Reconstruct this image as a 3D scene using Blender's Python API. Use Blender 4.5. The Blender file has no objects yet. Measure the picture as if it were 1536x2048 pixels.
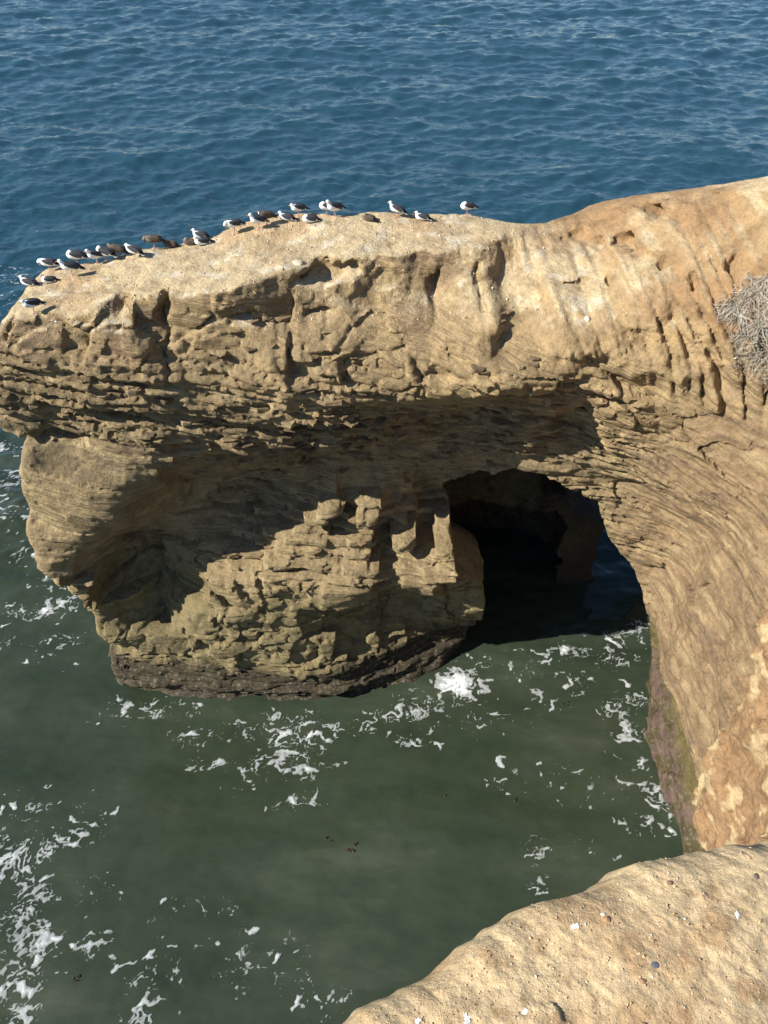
import bpy, math, random
import numpy as np
from mathutils import Vector, Matrix

random.seed(7)
rng = np.random.default_rng(11)
scene = bpy.context.scene
C = scene.collection
R = math.radians

# ------------------------------------------------------------------ camera, sky, sun, exposure
CAM_H, PITCH, VFOV = 22.0, 43.0, 69.4
cam_d = bpy.data.cameras.new('camera')
cam = bpy.data.objects.new('camera', cam_d)
C.objects.link(cam)
cam.location = (0, 0, CAM_H)
cam.rotation_euler = (R(90 - PITCH), 0, 0)
cam_d.sensor_fit = 'VERTICAL'
cam_d.angle = R(VFOV)
cam_d.clip_start = 0.05
cam_d.clip_end = 6000
scene.camera = cam

SUN_EL = 35.0
SUN_AZ = math.atan2(-0.945, -0.31)          # horizontal direction towards the sun: (-0.945, -0.31)
world = bpy.data.worlds.new('World')
scene.world = world
world.use_nodes = True
wn = world.node_tree
sky = wn.nodes.new('ShaderNodeTexSky')
sky.sky_type = 'NISHITA'
sky.sun_disc = False
sky.sun_elevation = R(SUN_EL)
sky.sun_rotation = SUN_AZ
sky.air_density = 1.0
sky.dust_density = 0.0
sky.ozone_density = 5.0
wn.links.new(sky.outputs[0], wn.nodes['Background'].inputs[0])
wn.nodes['Background'].inputs[1].default_value = 0.07

sun_d = bpy.data.lights.new('sun', 'SUN')
sun_d.energy = 5.0
sun_d.angle = R(0.5)
sun_d.color = (1.0, 0.945, 0.85)
sun = bpy.data.objects.new('sun', sun_d)
C.objects.link(sun)
ce, se = math.cos(R(SUN_EL)), math.sin(R(SUN_EL))
to_sun = Vector((math.sin(SUN_AZ) * ce, math.cos(SUN_AZ) * ce, se))
sun.rotation_euler = to_sun.to_track_quat('Z', 'Y').to_euler()

vs = scene.view_settings
vs.view_transform = 'Standard'
vs.look = 'None'
vs.exposure = 0.86
vs.gamma = 1.0
vs.use_curve_mapping = False
scene.cycles.max_bounces = 6
scene.cycles.transparent_max_bounces = 12

# ------------------------------------------------------------------ helpers
F_PX = 1024.0 / math.tan(R(VFOV / 2))
SP, CP = math.sin(R(PITCH)), math.cos(R(PITCH))

def ray(u, v):
    a, b = (u - 768) / F_PX, (1024 - v) / F_PX
    return np.array([a, CP + b * SP, -SP + b * CP])

def at_y(u, v, y):
    d = ray(u, v); p = d * (y / d[1]); p[2] += CAM_H
    return p

def at_z(u, v, z):
    d = ray(u, v); p = d * ((z - CAM_H) / d[2]); p[2] += CAM_H
    return p

def at_x(u, v, x):
    d = ray(u, v); p = d * (x / d[0]); p[2] += CAM_H
    return p

def sstep(a, b, x):
    t = np.clip((x - a) / (b - a), 0, 1)
    return t * t * (3 - 2 * t)

PERM = rng.permutation(256).astype(np.int32)
PERM2 = np.concatenate([PERM, PERM, PERM])
GR = rng.normal(size=(256, 3)).astype(np.float32)
GR /= np.linalg.norm(GR, axis=1, keepdims=True)

def perlin(x, y, z=None):
    x = np.asarray(x, np.float32); y = np.asarray(y, np.float32)
    x, y = np.broadcast_arrays(x, y)
    xi = np.floor(x).astype(np.int32); yi = np.floor(y).astype(np.int32)
    xf = x - xi; yf_ = y - yi
    u = xf * xf * xf * (xf * (xf * 6 - 15) + 10); w = yf_ * yf_ * yf_ * (yf_ * (yf_ * 6 - 15) + 10)
    if z is None:
        def g(i, j):
            h = PERM2[PERM2[(xi + i) & 255] + ((yi + j) & 255)]
            return GR[h, 0] * (xf - i) + GR[h, 1] * (yf_ - j)
        a = g(0, 0); b = g(1, 0); c = g(0, 1); d = g(1, 1)
        return ((a + u * (b - a)) * (1 - w) + (c + u * (d - c)) * w) * 1.6
    z = np.asarray(z, np.float32)
    zi = np.floor(z).astype(np.int32); zf = z - zi
    q = zf * zf * zf * (zf * (zf * 6 - 15) + 10)
    out = []
    for k in (0, 1):
        def g(i, j):
            h = PERM2[PERM2[PERM2[(xi + i) & 255] + ((yi + j) & 255)] + ((zi + k) & 255)]
            return GR[h, 0] * (xf - i) + GR[h, 1] * (yf_ - j) + GR[h, 2] * (zf - k)
        a = g(0, 0); b = g(1, 0); c = g(0, 1); d = g(1, 1)
        out.append((a + u * (b - a)) * (1 - w) + (c + u * (d - c)) * w)
    return (out[0] * (1 - q) + out[1] * q) * 1.6

def fbm(x, y, z=None, o=4, gain=0.5):
    s, amp, fr = 0, 1.0, 1.0
    for i in range(o):
        s = s + amp * (perlin(x * fr + 17.3 * i, y * fr + 5.1 * i) if z is None
                       else perlin(x * fr + 17.3 * i, y * fr + 5.1 * i, z * fr + 9.7 * i))
        amp *= gain; fr *= 2.03
    return s

def voronoi(x, y, tilt=False):
    """F1, F2 and a random number per cell."""
    x = np.asarray(x, np.float32); y = np.asarray(y, np.float32)
    x, y = np.broadcast_arrays(x, y)
    xi = np.floor(x).astype(np.int32); yi = np.floor(y).astype(np.int32)
    f1 = np.full(x.shape, 9, np.float32); f2 = f1.copy(); cid = np.zeros(x.shape, np.float32); til = cid.copy()
    for i in (-1, 0, 1):
        for j in (-1, 0, 1):
            h = PERM2[PERM2[(xi + i) & 255] + ((yi + j) & 255)]
            px = xi + i + 0.5 + 0.42 * GR[h, 0] * 1.2; py = yi + j + 0.5 + 0.42 * GR[h, 1] * 1.2
            d = np.sqrt((px - x) ** 2 + (py - y) ** 2)
            near = d < f1
            f2 = np.where(near, f1, np.minimum(f2, d))
            cid = np.where(near, GR[h, 2], cid)
            til = np.where(near, GR[(h + 57) & 255, 0] * (x - px) + 0.8 * GR[(h + 57) & 255, 1] * (y - py), til)
            f1 = np.where(near, d, f1)
    return (f1, f2, cid, til) if tilt else (f1, f2, cid)

def smax(a, b, k):
    h = np.maximum(k - np.abs(a - b), 0) / k
    return np.maximum(a, b) + h * h * (k * 0.25)

def smin(a, b, k):
    h = np.maximum(k - np.abs(a - b), 0) / k
    return np.minimum(a, b) - h * h * (k * 0.25)

def tps(pts, vals, qx, qy, lam=0.02):
    """Thin plate spline through scattered 2-D points, on a grid."""
    P = np.asarray(pts, float); V = np.asarray(vals, float); n = len(P)
    def ker(r2): return np.where(r2 > 1e-12, r2 * np.log(np.maximum(r2, 1e-12)), 0)
    K = ker(((P[:, None] - P[None]) ** 2).sum(-1)) + lam * np.eye(n)
    A = np.zeros((n + 3, n + 3)); A[:n, :n] = K; A[:n, n] = 1; A[:n, n + 1:] = P
    A[n:, :n] = A[:n, n:].T
    w = np.linalg.solve(A, np.concatenate([V, [0, 0, 0]]))
    X, Y = np.broadcast_arrays(qx, qy)
    out = w[n] + w[n + 1] * X + w[n + 2] * Y
    for i in range(n):
        out = out + w[i] * ker((X - P[i, 0]) ** 2 + (Y - P[i, 1]) ** 2)
    return out

def surface_nets(F, org, h):
    F = np.pad(F, 1, constant_values=-h).astype(np.float32)
    org = np.asarray(org, float) - h
    S = F > 0
    nx, ny, nz = (n - 1 for n in F.shape)
    any_ = np.zeros((nx, ny, nz), bool); all_ = np.ones((nx, ny, nz), bool)
    for i in (0, 1):
        for j in (0, 1):
            for k in (0, 1):
                s = S[i:i + nx, j:j + ny, k:k + nz]; any_ |= s; all_ &= s
    cells = np.argwhere(any_ & ~all_)
    idx = np.full((nx, ny, nz), -1, np.int32)
    idx[cells[:, 0], cells[:, 1], cells[:, 2]] = np.arange(len(cells))
    co = [(i, j, k) for i in (0, 1) for j in (0, 1) for k in (0, 1)]
    val = [F[cells[:, 0] + i, cells[:, 1] + j, cells[:, 2] + k] for i, j, k in co]
    acc = np.zeros((len(cells), 3)); cnt = np.zeros(len(cells))
    for a in range(8):
        for b in range(a + 1, 8):
            d = np.subtract(co[b], co[a])
            if np.abs(d).sum() != 1: continue
            cr = (val[a] > 0) != (val[b] > 0)
            den = val[a] - val[b]
            t = np.where(cr, val[a] / np.where(den == 0, 1, den), 0)
            acc += np.where(cr[:, None], np.array(co[a]) + t[:, None] * d, 0); cnt += cr
    V = org + h * (cells + acc / cnt[:, None])
    quads = []
    for ax in range(3):
        sl0 = [slice(1, None)] * 3; sl1 = [slice(1, None)] * 3
        sl0[ax] = slice(0, -1); sl1[ax] = slice(1, None)
        A = S[tuple(sl0)]; B = S[tuple(sl1)]
        e = np.argwhere(A != B)
        flip = A[e[:, 0], e[:, 1], e[:, 2]]
        off = np.ones(3, int); off[ax] = 0
        e = e + off
        b1, b2 = [(1, 2), (2, 0), (0, 1)][ax]
        ok = (e[:, b1] < (nx, ny, nz)[b1]) & (e[:, b2] < (nx, ny, nz)[b2])
        e = e[ok]; flip = flip[ok]
        def cell(d1, d2):
            q = e.copy(); q[:, b1] -= d1; q[:, b2] -= d2
            return idx[q[:, 0], q[:, 1], q[:, 2]]
        q = np.stack([cell(1, 1), cell(0, 1), cell(0, 0), cell(1, 0)], 1)
        q[~flip] = q[~flip][:, ::-1]
        quads.append(q)
    Q = np.concatenate(quads)
    return V, Q[(Q >= 0).all(1)]

def mesh_np(name, V, Q, mat, smooth=True, parent=None, attrs=None, link=True):
    me = bpy.data.meshes.new(name)
    n = Q.shape[1]
    me.vertices.add(len(V)); me.vertices.foreach_set('co', np.asarray(V, np.float32).ravel())
    me.loops.add(Q.size); me.loops.foreach_set('vertex_index', np.asarray(Q, np.int32).ravel())
    me.polygons.add(len(Q)); me.polygons.foreach_set('loop_start', np.arange(0, Q.size, n, dtype=np.int32))
    me.polygons.foreach_set('use_smooth', np.full(len(Q), smooth, bool))
    me.update(calc_edges=True)
    for k, a in (attrs or {}).items():
        a = np.asarray(a, np.float32)
        if a.ndim == 1:
            at = me.attributes.new(k, 'FLOAT', 'POINT'); at.data.foreach_set('value', a)
        else:
            at = me.attributes.new(k, 'FLOAT_COLOR', 'POINT')
            at.data.foreach_set('color', np.concatenate([a, np.ones((len(a), 1), np.float32)], 1).ravel())
    if mat: me.materials.append(mat)
    if not link: return me
    o = bpy.data.objects.new(name, me); C.objects.link(o)
    if parent: o.parent = parent
    return o

def tag(o, label=None, cat=None, group=None, kind=None):
    if label: o['label'] = label
    if cat: o['category'] = cat
    if group: o['group'] = group
    if kind: o['kind'] = kind
    return o

def vnormals(V, Q):
    n = np.cross(V[Q[:, 2]] - V[Q[:, 0]], V[Q[:, 3]] - V[Q[:, 1]])
    N = np.zeros_like(V)
    for k in range(4):
        for c in range(3):
            N[:, c] += np.bincount(Q[:, k], n[:, c], len(V))
    return N / np.maximum(np.linalg.norm(N, axis=1, keepdims=True), 1e-9)

# ------------------------------------------------------------------ materials
class NT:
    def __init__(self, name):
        self.m = bpy.data.materials.new(name); self.m.use_nodes = True
        self.t = self.m.node_tree; self.b = self.t.nodes['Principled BSDF']
        self.out = self.t.nodes['Material Output']
    def n(self, typ, **kw):
        nd = self.t.nodes.new(typ)
        for k, v in kw.items():
            if hasattr(nd, k): setattr(nd, k, v)
            else: nd.inputs[k.replace('_', ' ')].default_value = v
        return nd
    def l(self, a, b): self.t.links.new(a, b)
    def ramp(self, src, stops):
        r = self.n('ShaderNodeValToRGB'); self.l(src, r.inputs[0])
        e = r.color_ramp.elements
        while len(e) < len(stops): e.new(0.5)
        for x, (p, c) in zip(e, stops):
            x.position = p; x.color = (c, c, c, 1) if isinstance(c, float) else (*c, 1)
        return r.outputs[0]
    def noise(self, vec, scale, detail=4, rough=0.55):
        nd = self.n('ShaderNodeTexNoise', Scale=scale, Detail=detail, Roughness=rough)
        self.l(vec, nd.inputs['Vector']); return nd.outputs[0]
    def mul(self, a, b, fac=1.0, mode='MULTIPLY'):
        m = self.n('ShaderNodeMix', data_type='RGBA', blend_type=mode)
        m.inputs[0].default_value = fac
        self.l(a, m.inputs[6]); self.l(b, m.inputs[7]); return m.outputs[2]
    def math(self, op, a, b=None, c=None):
        m = self.n('ShaderNodeMath', operation=op)
        for i, v in enumerate((a, b, c)):
            if v is None: continue
            if isinstance(v, (int, float)): m.inputs[i].default_value = v
            else: self.l(v, m.inputs[i])
        return m.outputs[0]

def plain(name, col, rough=0.6, vary=0.0, scale=60.0, spec=0.3):
    k = NT(name); k.b.inputs['Roughness'].default_value = rough
    k.b.inputs['Specular IOR Level'].default_value = spec
    k.b.inputs['Base Color'].default_value = (*col, 1)
    if vary:
        tc = k.n('ShaderNodeTexCoord')
        no = k.noise(tc.outputs['Object'], scale)
        lo = tuple(c * (1 - vary) for c in col); hi = tuple(min(1, c * (1 + vary)) for c in col)
        k.l(k.ramp(no, [(0.3, lo), (0.7, hi)]), k.b.inputs['Base Color'])
    return k.m

def rock_material(name, fine=1.0):
    k = NT(name)
    pos = k.n('ShaderNodeTexCoord').outputs['Object']
    col = k.n('ShaderNodeAttribute', attribute_name='Col').outputs['Color']
    lam = k.n('ShaderNodeAttribute', attribute_name='lam').outputs['Fac']
    # colour: grains, blotches, thin laminae
    g1 = k.noise(pos, 2.2 * fine, 6, 0.65)
    g2 = k.noise(pos, 14.0 * fine, 5, 0.7)
    sep = k.n('ShaderNodeSeparateXYZ'); k.l(pos, sep.inputs[0])
    bedh = k.n('ShaderNodeAttribute', attribute_name='bed').outputs['Fac']
    cmb = k.n('ShaderNodeCombineXYZ'); k.l(k.math('MULTIPLY', sep.outputs[0], 0.42), cmb.inputs[0]); k.l(k.math('MULTIPLY', sep.outputs[1], 0.42), cmb.inputs[1]); k.l(k.math('MULTIPLY', bedh, 6.0), cmb.inputs[2])
    class mp: outputs = [cmb.outputs[0]]
    patch = k.ramp(k.noise(pos, 0.55, 4, 0.6), [(0.36, 0.12), (0.6, 1.0)])
    lam = k.math('MULTIPLY', lam, patch)
    st = k.noise(mp.outputs[0], 1.6 * fine, 6, 0.62)
    c = k.mul(col, k.ramp(g1, [(0.28, (0.62, 0.58, 0.54)), (0.5, (1.0, 1.0, 1.0)), (0.72, (1.28, 1.24, 1.16))]))
    c = k.mul(c, k.ramp(g2, [(0.3, (0.72, 0.7, 0.68)), (0.55, (1.05, 1.05, 1.05)), (0.75, (1.25, 1.24, 1.2))]), 0.8)
    c2 = k.mul(c, k.ramp(st, [(0.3, (0.66, 0.63, 0.6)), (0.46, (1.0, 1.0, 1.0)), (0.58, (1.05, 1.04, 1.02)), (0.68, (1.25, 1.22, 1.14))]))
    mx = k.n('ShaderNodeMix', data_type='RGBA'); k.l(lam, mx.inputs[0]); k.l(c, mx.inputs[6]); k.l(c2, mx.inputs[7])
    k.l(mx.outputs[2], k.b.inputs['Base Color'])
    wet = k.n('ShaderNodeAttribute', attribute_name='wet').outputs['Fac']
    k.l(k.math('SUBTRACT', 0.92, k.math('MULTIPLY', wet, 0.55)), k.b.inputs['Roughness'])
    k.b.inputs['Specular IOR Level'].default_value = 0.25
    # relief
    h1 = k.math('MULTIPLY', k.noise(pos, 5.0 * fine, 8, 0.68), 0.10 / fine)
    h2 = k.math('MULTIPLY', k.noise(pos, 26.0 * fine, 5, 0.65), 0.022 / fine)
    stp = k.ramp(st, [(0.36, 0.0), (0.44, 0.45), (0.52, 0.55), (0.60, 1.0)])
    h3 = k.math('MULTIPLY', k.math('MULTIPLY', stp, lam), 0.085 / fine)
    hh = k.math('ADD', k.math('ADD', h1, h2), h3)
    bp = k.n('ShaderNodeBump'); bp.inputs['Strength'].default_value = 0.9; bp.inputs['Distance'].default_value = 1.0
    k.l(hh, bp.inputs['Height']); k.l(bp.outputs[0], k.b.inputs['Normal'])
    return k.m

M_rock = rock_material('sandstone')
M_ledge = rock_material('ledge_sandstone', 9.0)

# ------------------------------------------------------------------ the headland with its arch
HV = 0.05
X0, X1, Y0, Y1, Z0, Z1 = -11.2, 13.2, 6.5, 25.4, -0.6, 17.0
gx = np.arange(X0, X1, HV); gy = np.arange(Y0, Y1, HV); gz = np.arange(Z0, Z1, HV)

def strat(x, z):                    # stratigraphic height: beds dip to the right, less so low down
    return z + 0.17 * sstep(5.5, 11.5, z) * (x + 3) + 0.13 * fbm(x * 0.16 + 3.3, z * 0.12, o=3)

# bed boundaries
def make_beds():
    s = -3.0; b = [s]
    while s < 20:
        if s < 1.5: d = rng.uniform(0.08, 0.26)
        elif s < 5.1: d = rng.uniform(0.7, 1.5)
        elif s < 6.9: d = rng.uniform(0.09, 0.34)
        elif s < 9.0: d = rng.uniform(0.3, 0.8)
        elif s < 12.3: d = rng.uniform(0.08, 0.34)
        elif s < 13.6: d = rng.uniform(0.5, 0.9)
        else: d = rng.uniform(0.15, 0.5)
        s += d; b.append(s)
    return np.array(b)
BEDS = make_beds()
BED_P = rng.uniform(-1, 1, len(BEDS)).astype(np.float32)
BED_C = rng.uniform(0, 1, len(BEDS)).astype(np.float32)

def bed_of(s):
    i = np.clip(np.searchsorted(BEDS, s) - 1, 0, len(BEDS) - 2)
    t = (s - BEDS[i]) / (BEDS[i + 1] - BEDS[i])
    return i, t

def beds_relief(a, s):
    i, t = bed_of(s)
    th = BEDS[i + 1] - BEDS[i]
    k = i.astype(np.float32)
    p = 0.45 * BED_P[i] + 0.8 * perlin(a * 0.27, k * 7.31) + 0.55 * perlin(a * 0.8, k * 3.17 + 40) \
        + 0.22 * perlin(a * 2.4, k * 5.7 + 9)
    edge = np.minimum(t, 1 - t) * th
    groove = np.exp(-(edge / 0.03) ** 2)
    rnd = np.sqrt(np.clip(edge / 0.10, 0, 1))
    return p, groove, rnd

# ---- front face: y as a function of (x, z), from points picked on the photograph at a chosen distance
FRONT = """
-60 645 z13.8; 70 640 z13.85; 160 625 z13.95; 250 608 z14.0; 340 602 z14.05; 430 592 z14.15; 520 570 z14.2; 600 545 z14.25; 720 525 z14.3; 860 505 z14.35; 1000 482 z14.35
-60 700 14.7; 0 690 14.7; 150 680 14.95; 330 680 15.2; 480 660 15.5; 620 640 15.95; 760 620 16.4; 880 600 16.75; 1000 570 17.2
150 740 14.6; 300 765 14.6; 450 780 14.8; 560 760 14.9; 620 700 15.2; 700 690 15.5; 800 680 15.6; 900 690 15.4; 1000 680 15.6
700 760 15.1; 780 770 15.15; 830 738 15.1; 900 745 14.95; 960 745 14.7; 1010 735 14.85; 1070 740 14.9; 1150 750 15.1; 1200 780 15.0; 1300 830 14.6; 1400 900 14.0
-40 800 14.85; 60 850 14.95; 120 865 15.1; 170 850 14.85; 230 870 14.75; 300 860 14.75; 380 860 14.85; 450 855 14.95; 600 865 15.15; 720 840 15.3; 800 820 15.55; 560 905 15.5; 680 895 15.6; 880 830 16.3; 950 810 16.4; 1000 830 16.1; 1050 800 15.4; 1100 800 15.3; 1110 835 15.8; 1160 850 15.9; 1200 870 15.3
70 920 14.8; 200 915 14.66; 310 910 14.68; 70 960 14.8; 100 960 14.7; 200 960 14.6; 300 950 14.62; 335 955 15.2; 350 960 16.3; 430 950 16.5; 550 950 16.7; 640 945 16.8; 720 940 16.9; 850 930 16.9; 950 890 16.8; 560 1000 16.7; 680 985 16.7; 800 1000 16.7; 880 1015 17.0; 1040 870 15.9; 1090 850 15.6; 1000 910 16.5; 1060 915 16.4; 1130 930 16.2; 1200 960 16.2; 1260 960 15.6
70 1040 14.95; 130 1060 14.65; 175 1095 14.75; 250 1030 14.68; 285 1035 15.6; 215 1100 15.9; 250 1120 16.4; 330 1060 16.6; 450 1050 16.4; 500 1030 16.6; 620 1050 15.65; 725 1050 15.5; 670 1030 15.6; 785 1035 16.8; 850 1040 16.9; 800 1060 15.9; 880 1082 15.7; 905 990 17.0
160 1112 14.85; 168 1145 14.85; 178 1185 14.9; 195 1225 14.95; 210 1265 14.9; 200 1160 15.0; 212 1195 15.0; 262 1160 15.9; 310 1165 16.3; 360 1160 16.3; 262 1205 15.7; 310 1200 16.1; 355 1200 16.1; 410 1145 15.4; 400 1200 15.2; 500 1135 15.2; 600 1125 15.1; 750 1130 15.1; 850 1130 15.2; 950 1160 15.6; 450 1110 15.6; 560 1090 15.4; 800 1100 15.3; 890 1105 15.35
200 1250 15.5; 260 1248 15.2; 330 1245 15.2; 370 1245 15.0; 420 1230 14.95; 520 1240 14.75; 600 1235 14.8; 680 1215 14.8; 715 1230 15.7; 780 1230 16.0; 880 1220 15.9; 950 1230 15.8; 740 1180 15.7; 850 1175 15.8
240 1310 15.0; 320 1310 14.85; 420 1310 14.6; 520 1315 14.5; 620 1315 14.5; 700 1310 14.8; 780 1290 15.4; 860 1285 16.0; 930 1280 16.6
240 1370 14.7; 350 1385 14.4; 450 1400 14.2; 560 1398 14.2; 640 1395 14.15; 700 1385 14.4; 760 1370 14.7; 830 1362 14.9; 880 1330 15.5; 930 1290 16.6
1080 455 z14.35; 1100 560 16.9; 1180 430 19.3; 1250 400 18.9; 1250 550 16.5; 1400 382 18.1; 1400 550 15.7; 1536 362 17.3; 1536 550 14.9; 1000 640 15.8; 1150 650 15.5; 1300 680 15.0; 1450 700 14.3; 1536 720 13.8; 1650 500 14.5; 1650 360 16.6
1300 900 14.8; 1350 980 14.6; 1300 1050 15.6; 1400 1000 13.6
"""
fp, fv = [], []
for tok in FRONT.replace('\n', ';').split(';'):
    if not tok.strip(): continue
    u, v, y = tok.split(); u, v = float(u), float(v)
    if y[0] == 'z':
        p = at_z(u, v, float(y[1:])); fp.append((p[0], p[2] + 0.9)); fv.append(p[1] + 0.9)
    else: p = at_y(u, v, float(y))
    fp.append((p[0], p[2])); fv.append(p[1])
XX, ZZ = np.meshgrid(gx, gz, indexing='ij')
yf = np.clip(tps(fp, fv, XX, ZZ, 0.015), 12.5, 21.5)
yf_fn = lambda a, b: np.clip(tps(fp, fv, a, b, 0.015), 12.5, 21.5)
# below the arch, the front face carries on as the left block only; keep the water line tucked in there
yf0 = yf.copy()
def front_hit(u, v):
    d = ray(u, v); ts = np.arange(11, 32, 0.03); P = ts[:, None] * d; P[:, 2] += CAM_H
    i = np.clip(((P[:, 0] - X0) / HV).astype(int), 0, len(gx) - 1); j = np.clip(((P[:, 2] - Z0) / HV).astype(int), 0, len(gz) - 1)
    return P[np.argmax(P[:, 1] > yf0[i, j])]
S2 = strat(XX, ZZ)
bi, bt = bed_of(S2)
BL = rng.uniform(0.45, 1.5, len(BEDS)) * np.clip((BEDS * 0 + np.append(np.diff(BEDS), .3)) * 2.2, .8, 1.9); BO = rng.uniform(0, 9, len(BEDS))
xj = XX + 0.22 * fbm(XX * 1.1 + 3, ZZ * 1.1, o=3)
cq = xj / BL[bi] + BO[bi]
xq = (np.floor(cq) + 0.5 - BO[bi]) * BL[bi]
sq = 0.5 * (BEDS[bi] + BEDS[bi + 1])
qd = (1 - sstep(12.4, 13.2, S2)) * sstep(1.0, 1.6, S2) * (1 - 0.8 * sstep(4.0, 6.0, XX)) * (1 - 0.75 * (1 - sstep(-6.6, -5.6, XX)) * sstep(5.5, 6.2, S2) * (1 - sstep(9.8, 10.4, S2)))
thick = np.clip((BEDS[bi + 1] - BEDS[bi]) / 0.5, 0, 1)
yf = yf_fn(XX + qd * (0.75 - 0.25 * thick) * np.clip(xq - XX, -.7, .7), ZZ + qd * (0.95 - 0.45 * thick) * np.clip(sq - S2, -.35, .35))
p, gro, rnd = beds_relief(XX + 0.3 * ZZ, S2)
flag = np.maximum.reduce([sstep(9.0, 9.5, S2) * (1 - sstep(12.2, 12.6, S2)), 0.85 * sstep(5.1, 5.4, S2) * (1 - sstep(8.8, 9.3, S2)), sstep(5.1, 5.4, S2) * (1 - sstep(6.7, 7.2, S2)),
                          1 - sstep(1.4, 1.7, S2)])
dirt = sstep(12.9, 13.6, ZZ + 0.5 * fbm(XX * 0.7, ZZ * 0.7, o=3)) * sstep(0.0, 2.0, XX)
dirt = np.maximum(dirt, sstep(13.6, 14.2, S2))
amp = (0.05 + 0.16 * flag) * (1 - 0.75 * dirt)
amp = amp * (1 - 0.5 * sstep(4.5, 7, XX))
relief = amp * p + (0.03 + 0.03 * flag) * (rnd - 1) * (1 - dirt) - 0.03 * gro * (1 - dirt)
# jointed blocks in the massive beds
wx = XX + 0.5 * fbm(XX * 0.5, ZZ * 0.5 + 30, o=3); wz = ZZ + 0.35 * fbm(XX * 0.5 + 50, ZZ * 0.5, o=3)
mass = (1 - flag) * (1 - dirt)
for sx, sz, w0, dep, ck in ((1.5, 1.25, 0.05, 0.30, .12), (0.62, 0.42, 0.05, 0.13, .05)):
    f1, f2, cid, til = voronoi(wx / sx + 7 * sx, wz / sz, True)
    crack = np.exp(-((f2 - f1) / w0) ** 2) * (cid > -0.3)
    relief += (mass + 0.15 * flag) * (dep * 0.40 * cid + dep * 0.85 * til - ck * crack)
# thin beds, standing out in patches
i2 = np.floor(S2 / 0.13 + 0.6 * perlin(XX * 0.3, S2 * 0.8)); patch = sstep(-0.1, 0.35, fbm(XX * 0.35 + 70, S2 * 0.5, o=3))
relief += patch * (1 - dirt) * (0.06 * perlin(i2 * 3.7, XX * 0.6) + 0.06 * np.sign(perlin(i2 * 5.1 + 9, XX * 0.8 + 0.2)))
# broken blocks within the flaggy zone
f1, f2, cid = voronoi(wx / 0.55, S2 / 0.16)
relief += flag * 0.07 * cid
calm = 1 - 0.7 * (1 - sstep(-6.2, -5.2, XX)) * sstep(5.5, 6.2, S2) * (1 - sstep(9.8, 10.4, S2))
relief *= calm
# flutes washed into the soft upper slope
fl = perlin(XX * 2.7 + 1.0 * ZZ + 0.5 * perlin(XX * 0.6, ZZ * 0.8), ZZ * 0.42)
fl2 = perlin(XX * 4.2 + 1.6 * ZZ, ZZ * 0.9 + 20)
flute = sstep(2.5, 4.5, XX + 0.6 * (ZZ - 14)) * dirt
relief += flute * 0.95 * sstep(-0.8, 0.0, fbm(XX * 0.6 + 20, ZZ * 0.8, o=3)) * (0.55 * (0.6 - np.sqrt(np.abs(fl) + .003)) * -1.0 * (0.6 + 0.6 * sstep(-.3, .3, fbm(XX * .5, ZZ * .5 + 9, o=2))) + 0.22 * (np.sqrt(np.abs(fl2) + .004) - .45))
relief += dirt * 0.14 * fbm(XX * 1.3, ZZ * 1.6, o=6, gain=.6)
relief += 0.10 * fbm(XX * 0.5, ZZ * 0.5 + 60, o=3)
wxd = XX + 0.16 * fbm(XX * 1.6, ZZ * 1.6 + 4, o=4, gain=.6); wzd = ZZ + 0.16 * fbm(XX * 1.6 + 8, ZZ * 1.6, o=4, gain=.6)
# named hollows and lips: u, v, y, half width, half height, depth
for u, v, y, rw, rh, dep in [(235, 612, 15.6, .28, .22, .55), (322, 622, 15.9, .13, .3, .4), (640, 630, 15.8, .35, .10, .35),
                             (868, 575, 16.7, .16, .38, .32), (958, 585, 16.7, .13, .33, .32), (1240, 482, 17.9, .55, .13, .5),
                             (1305, 418, 18.7, .5, .10, .45), (1180, 490, 17.8, .3, .1, .4), (640, 545, 17.4, .5, .13, .5), (700, 540, 17.6, .25, .1, .3),
                             (120, 868, 15.2, .9, .16, .5), (485, 640, 15.5, .3, .1, .3), (330, 700, 14.9, .06, .7, .2), (650, 725, 15.1, .4, .08, .25),
                             (1230, 800, 14.8, .6, .08, .3), (1010, 700, 15.2, .2, .2, .2), (1150, 570, 16.7, .4, .07, .3)]:
    p_ = front_hit(u, v)
    relief -= dep * np.exp(-(((wxd - p_[0]) / rw) ** 2 + ((wzd - p_[2]) / rh) ** 2) ** 1.5)
yf = yf - relief

# ---- the wall on the right of the cove: x as a function of (y, z)
YY, ZY = np.meshgrid(gy, gz, indexing='ij')
xw = np.interp(YY, [5, 9.2, 13.2, 15.5, 17.4, 20, 26], [8.7, 8.86, 8.87, 9.4, 10.1, 10.9, 12])
xw = xw + 0.05 * np.maximum(ZY - 2, 0) - 0.45 * sstep(1.5, 4.0, ZY) * (1 - sstep(15, 17.5, YY)) - 0.1 + 0.35 * sstep(0.9, 1.6, ZY) * (1 - sstep(2.0, 3.6, ZY))
SY = strat(8.5 + 0 * YY, ZY)
p, gro, rnd = beds_relief(YY * 0.8 + 50, SY)
wp = sstep(-0.15, 0.35, fbm(YY * 0.4 + 33, ZY * 0.6, o=3))
rel = 0.05 * wp * p * (1 + sstep(0, 1, 1.3 - ZY)) + 0.02 * wp * (rnd - 1) - 0.015 * gro * wp
rel += 0.16 * fbm(YY * 0.45, ZY * 0.45 + 5, o=3) + 0.03 * fbm(YY * 2.0 + 2, ZY * 4, o=4, gain=.6)
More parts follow.
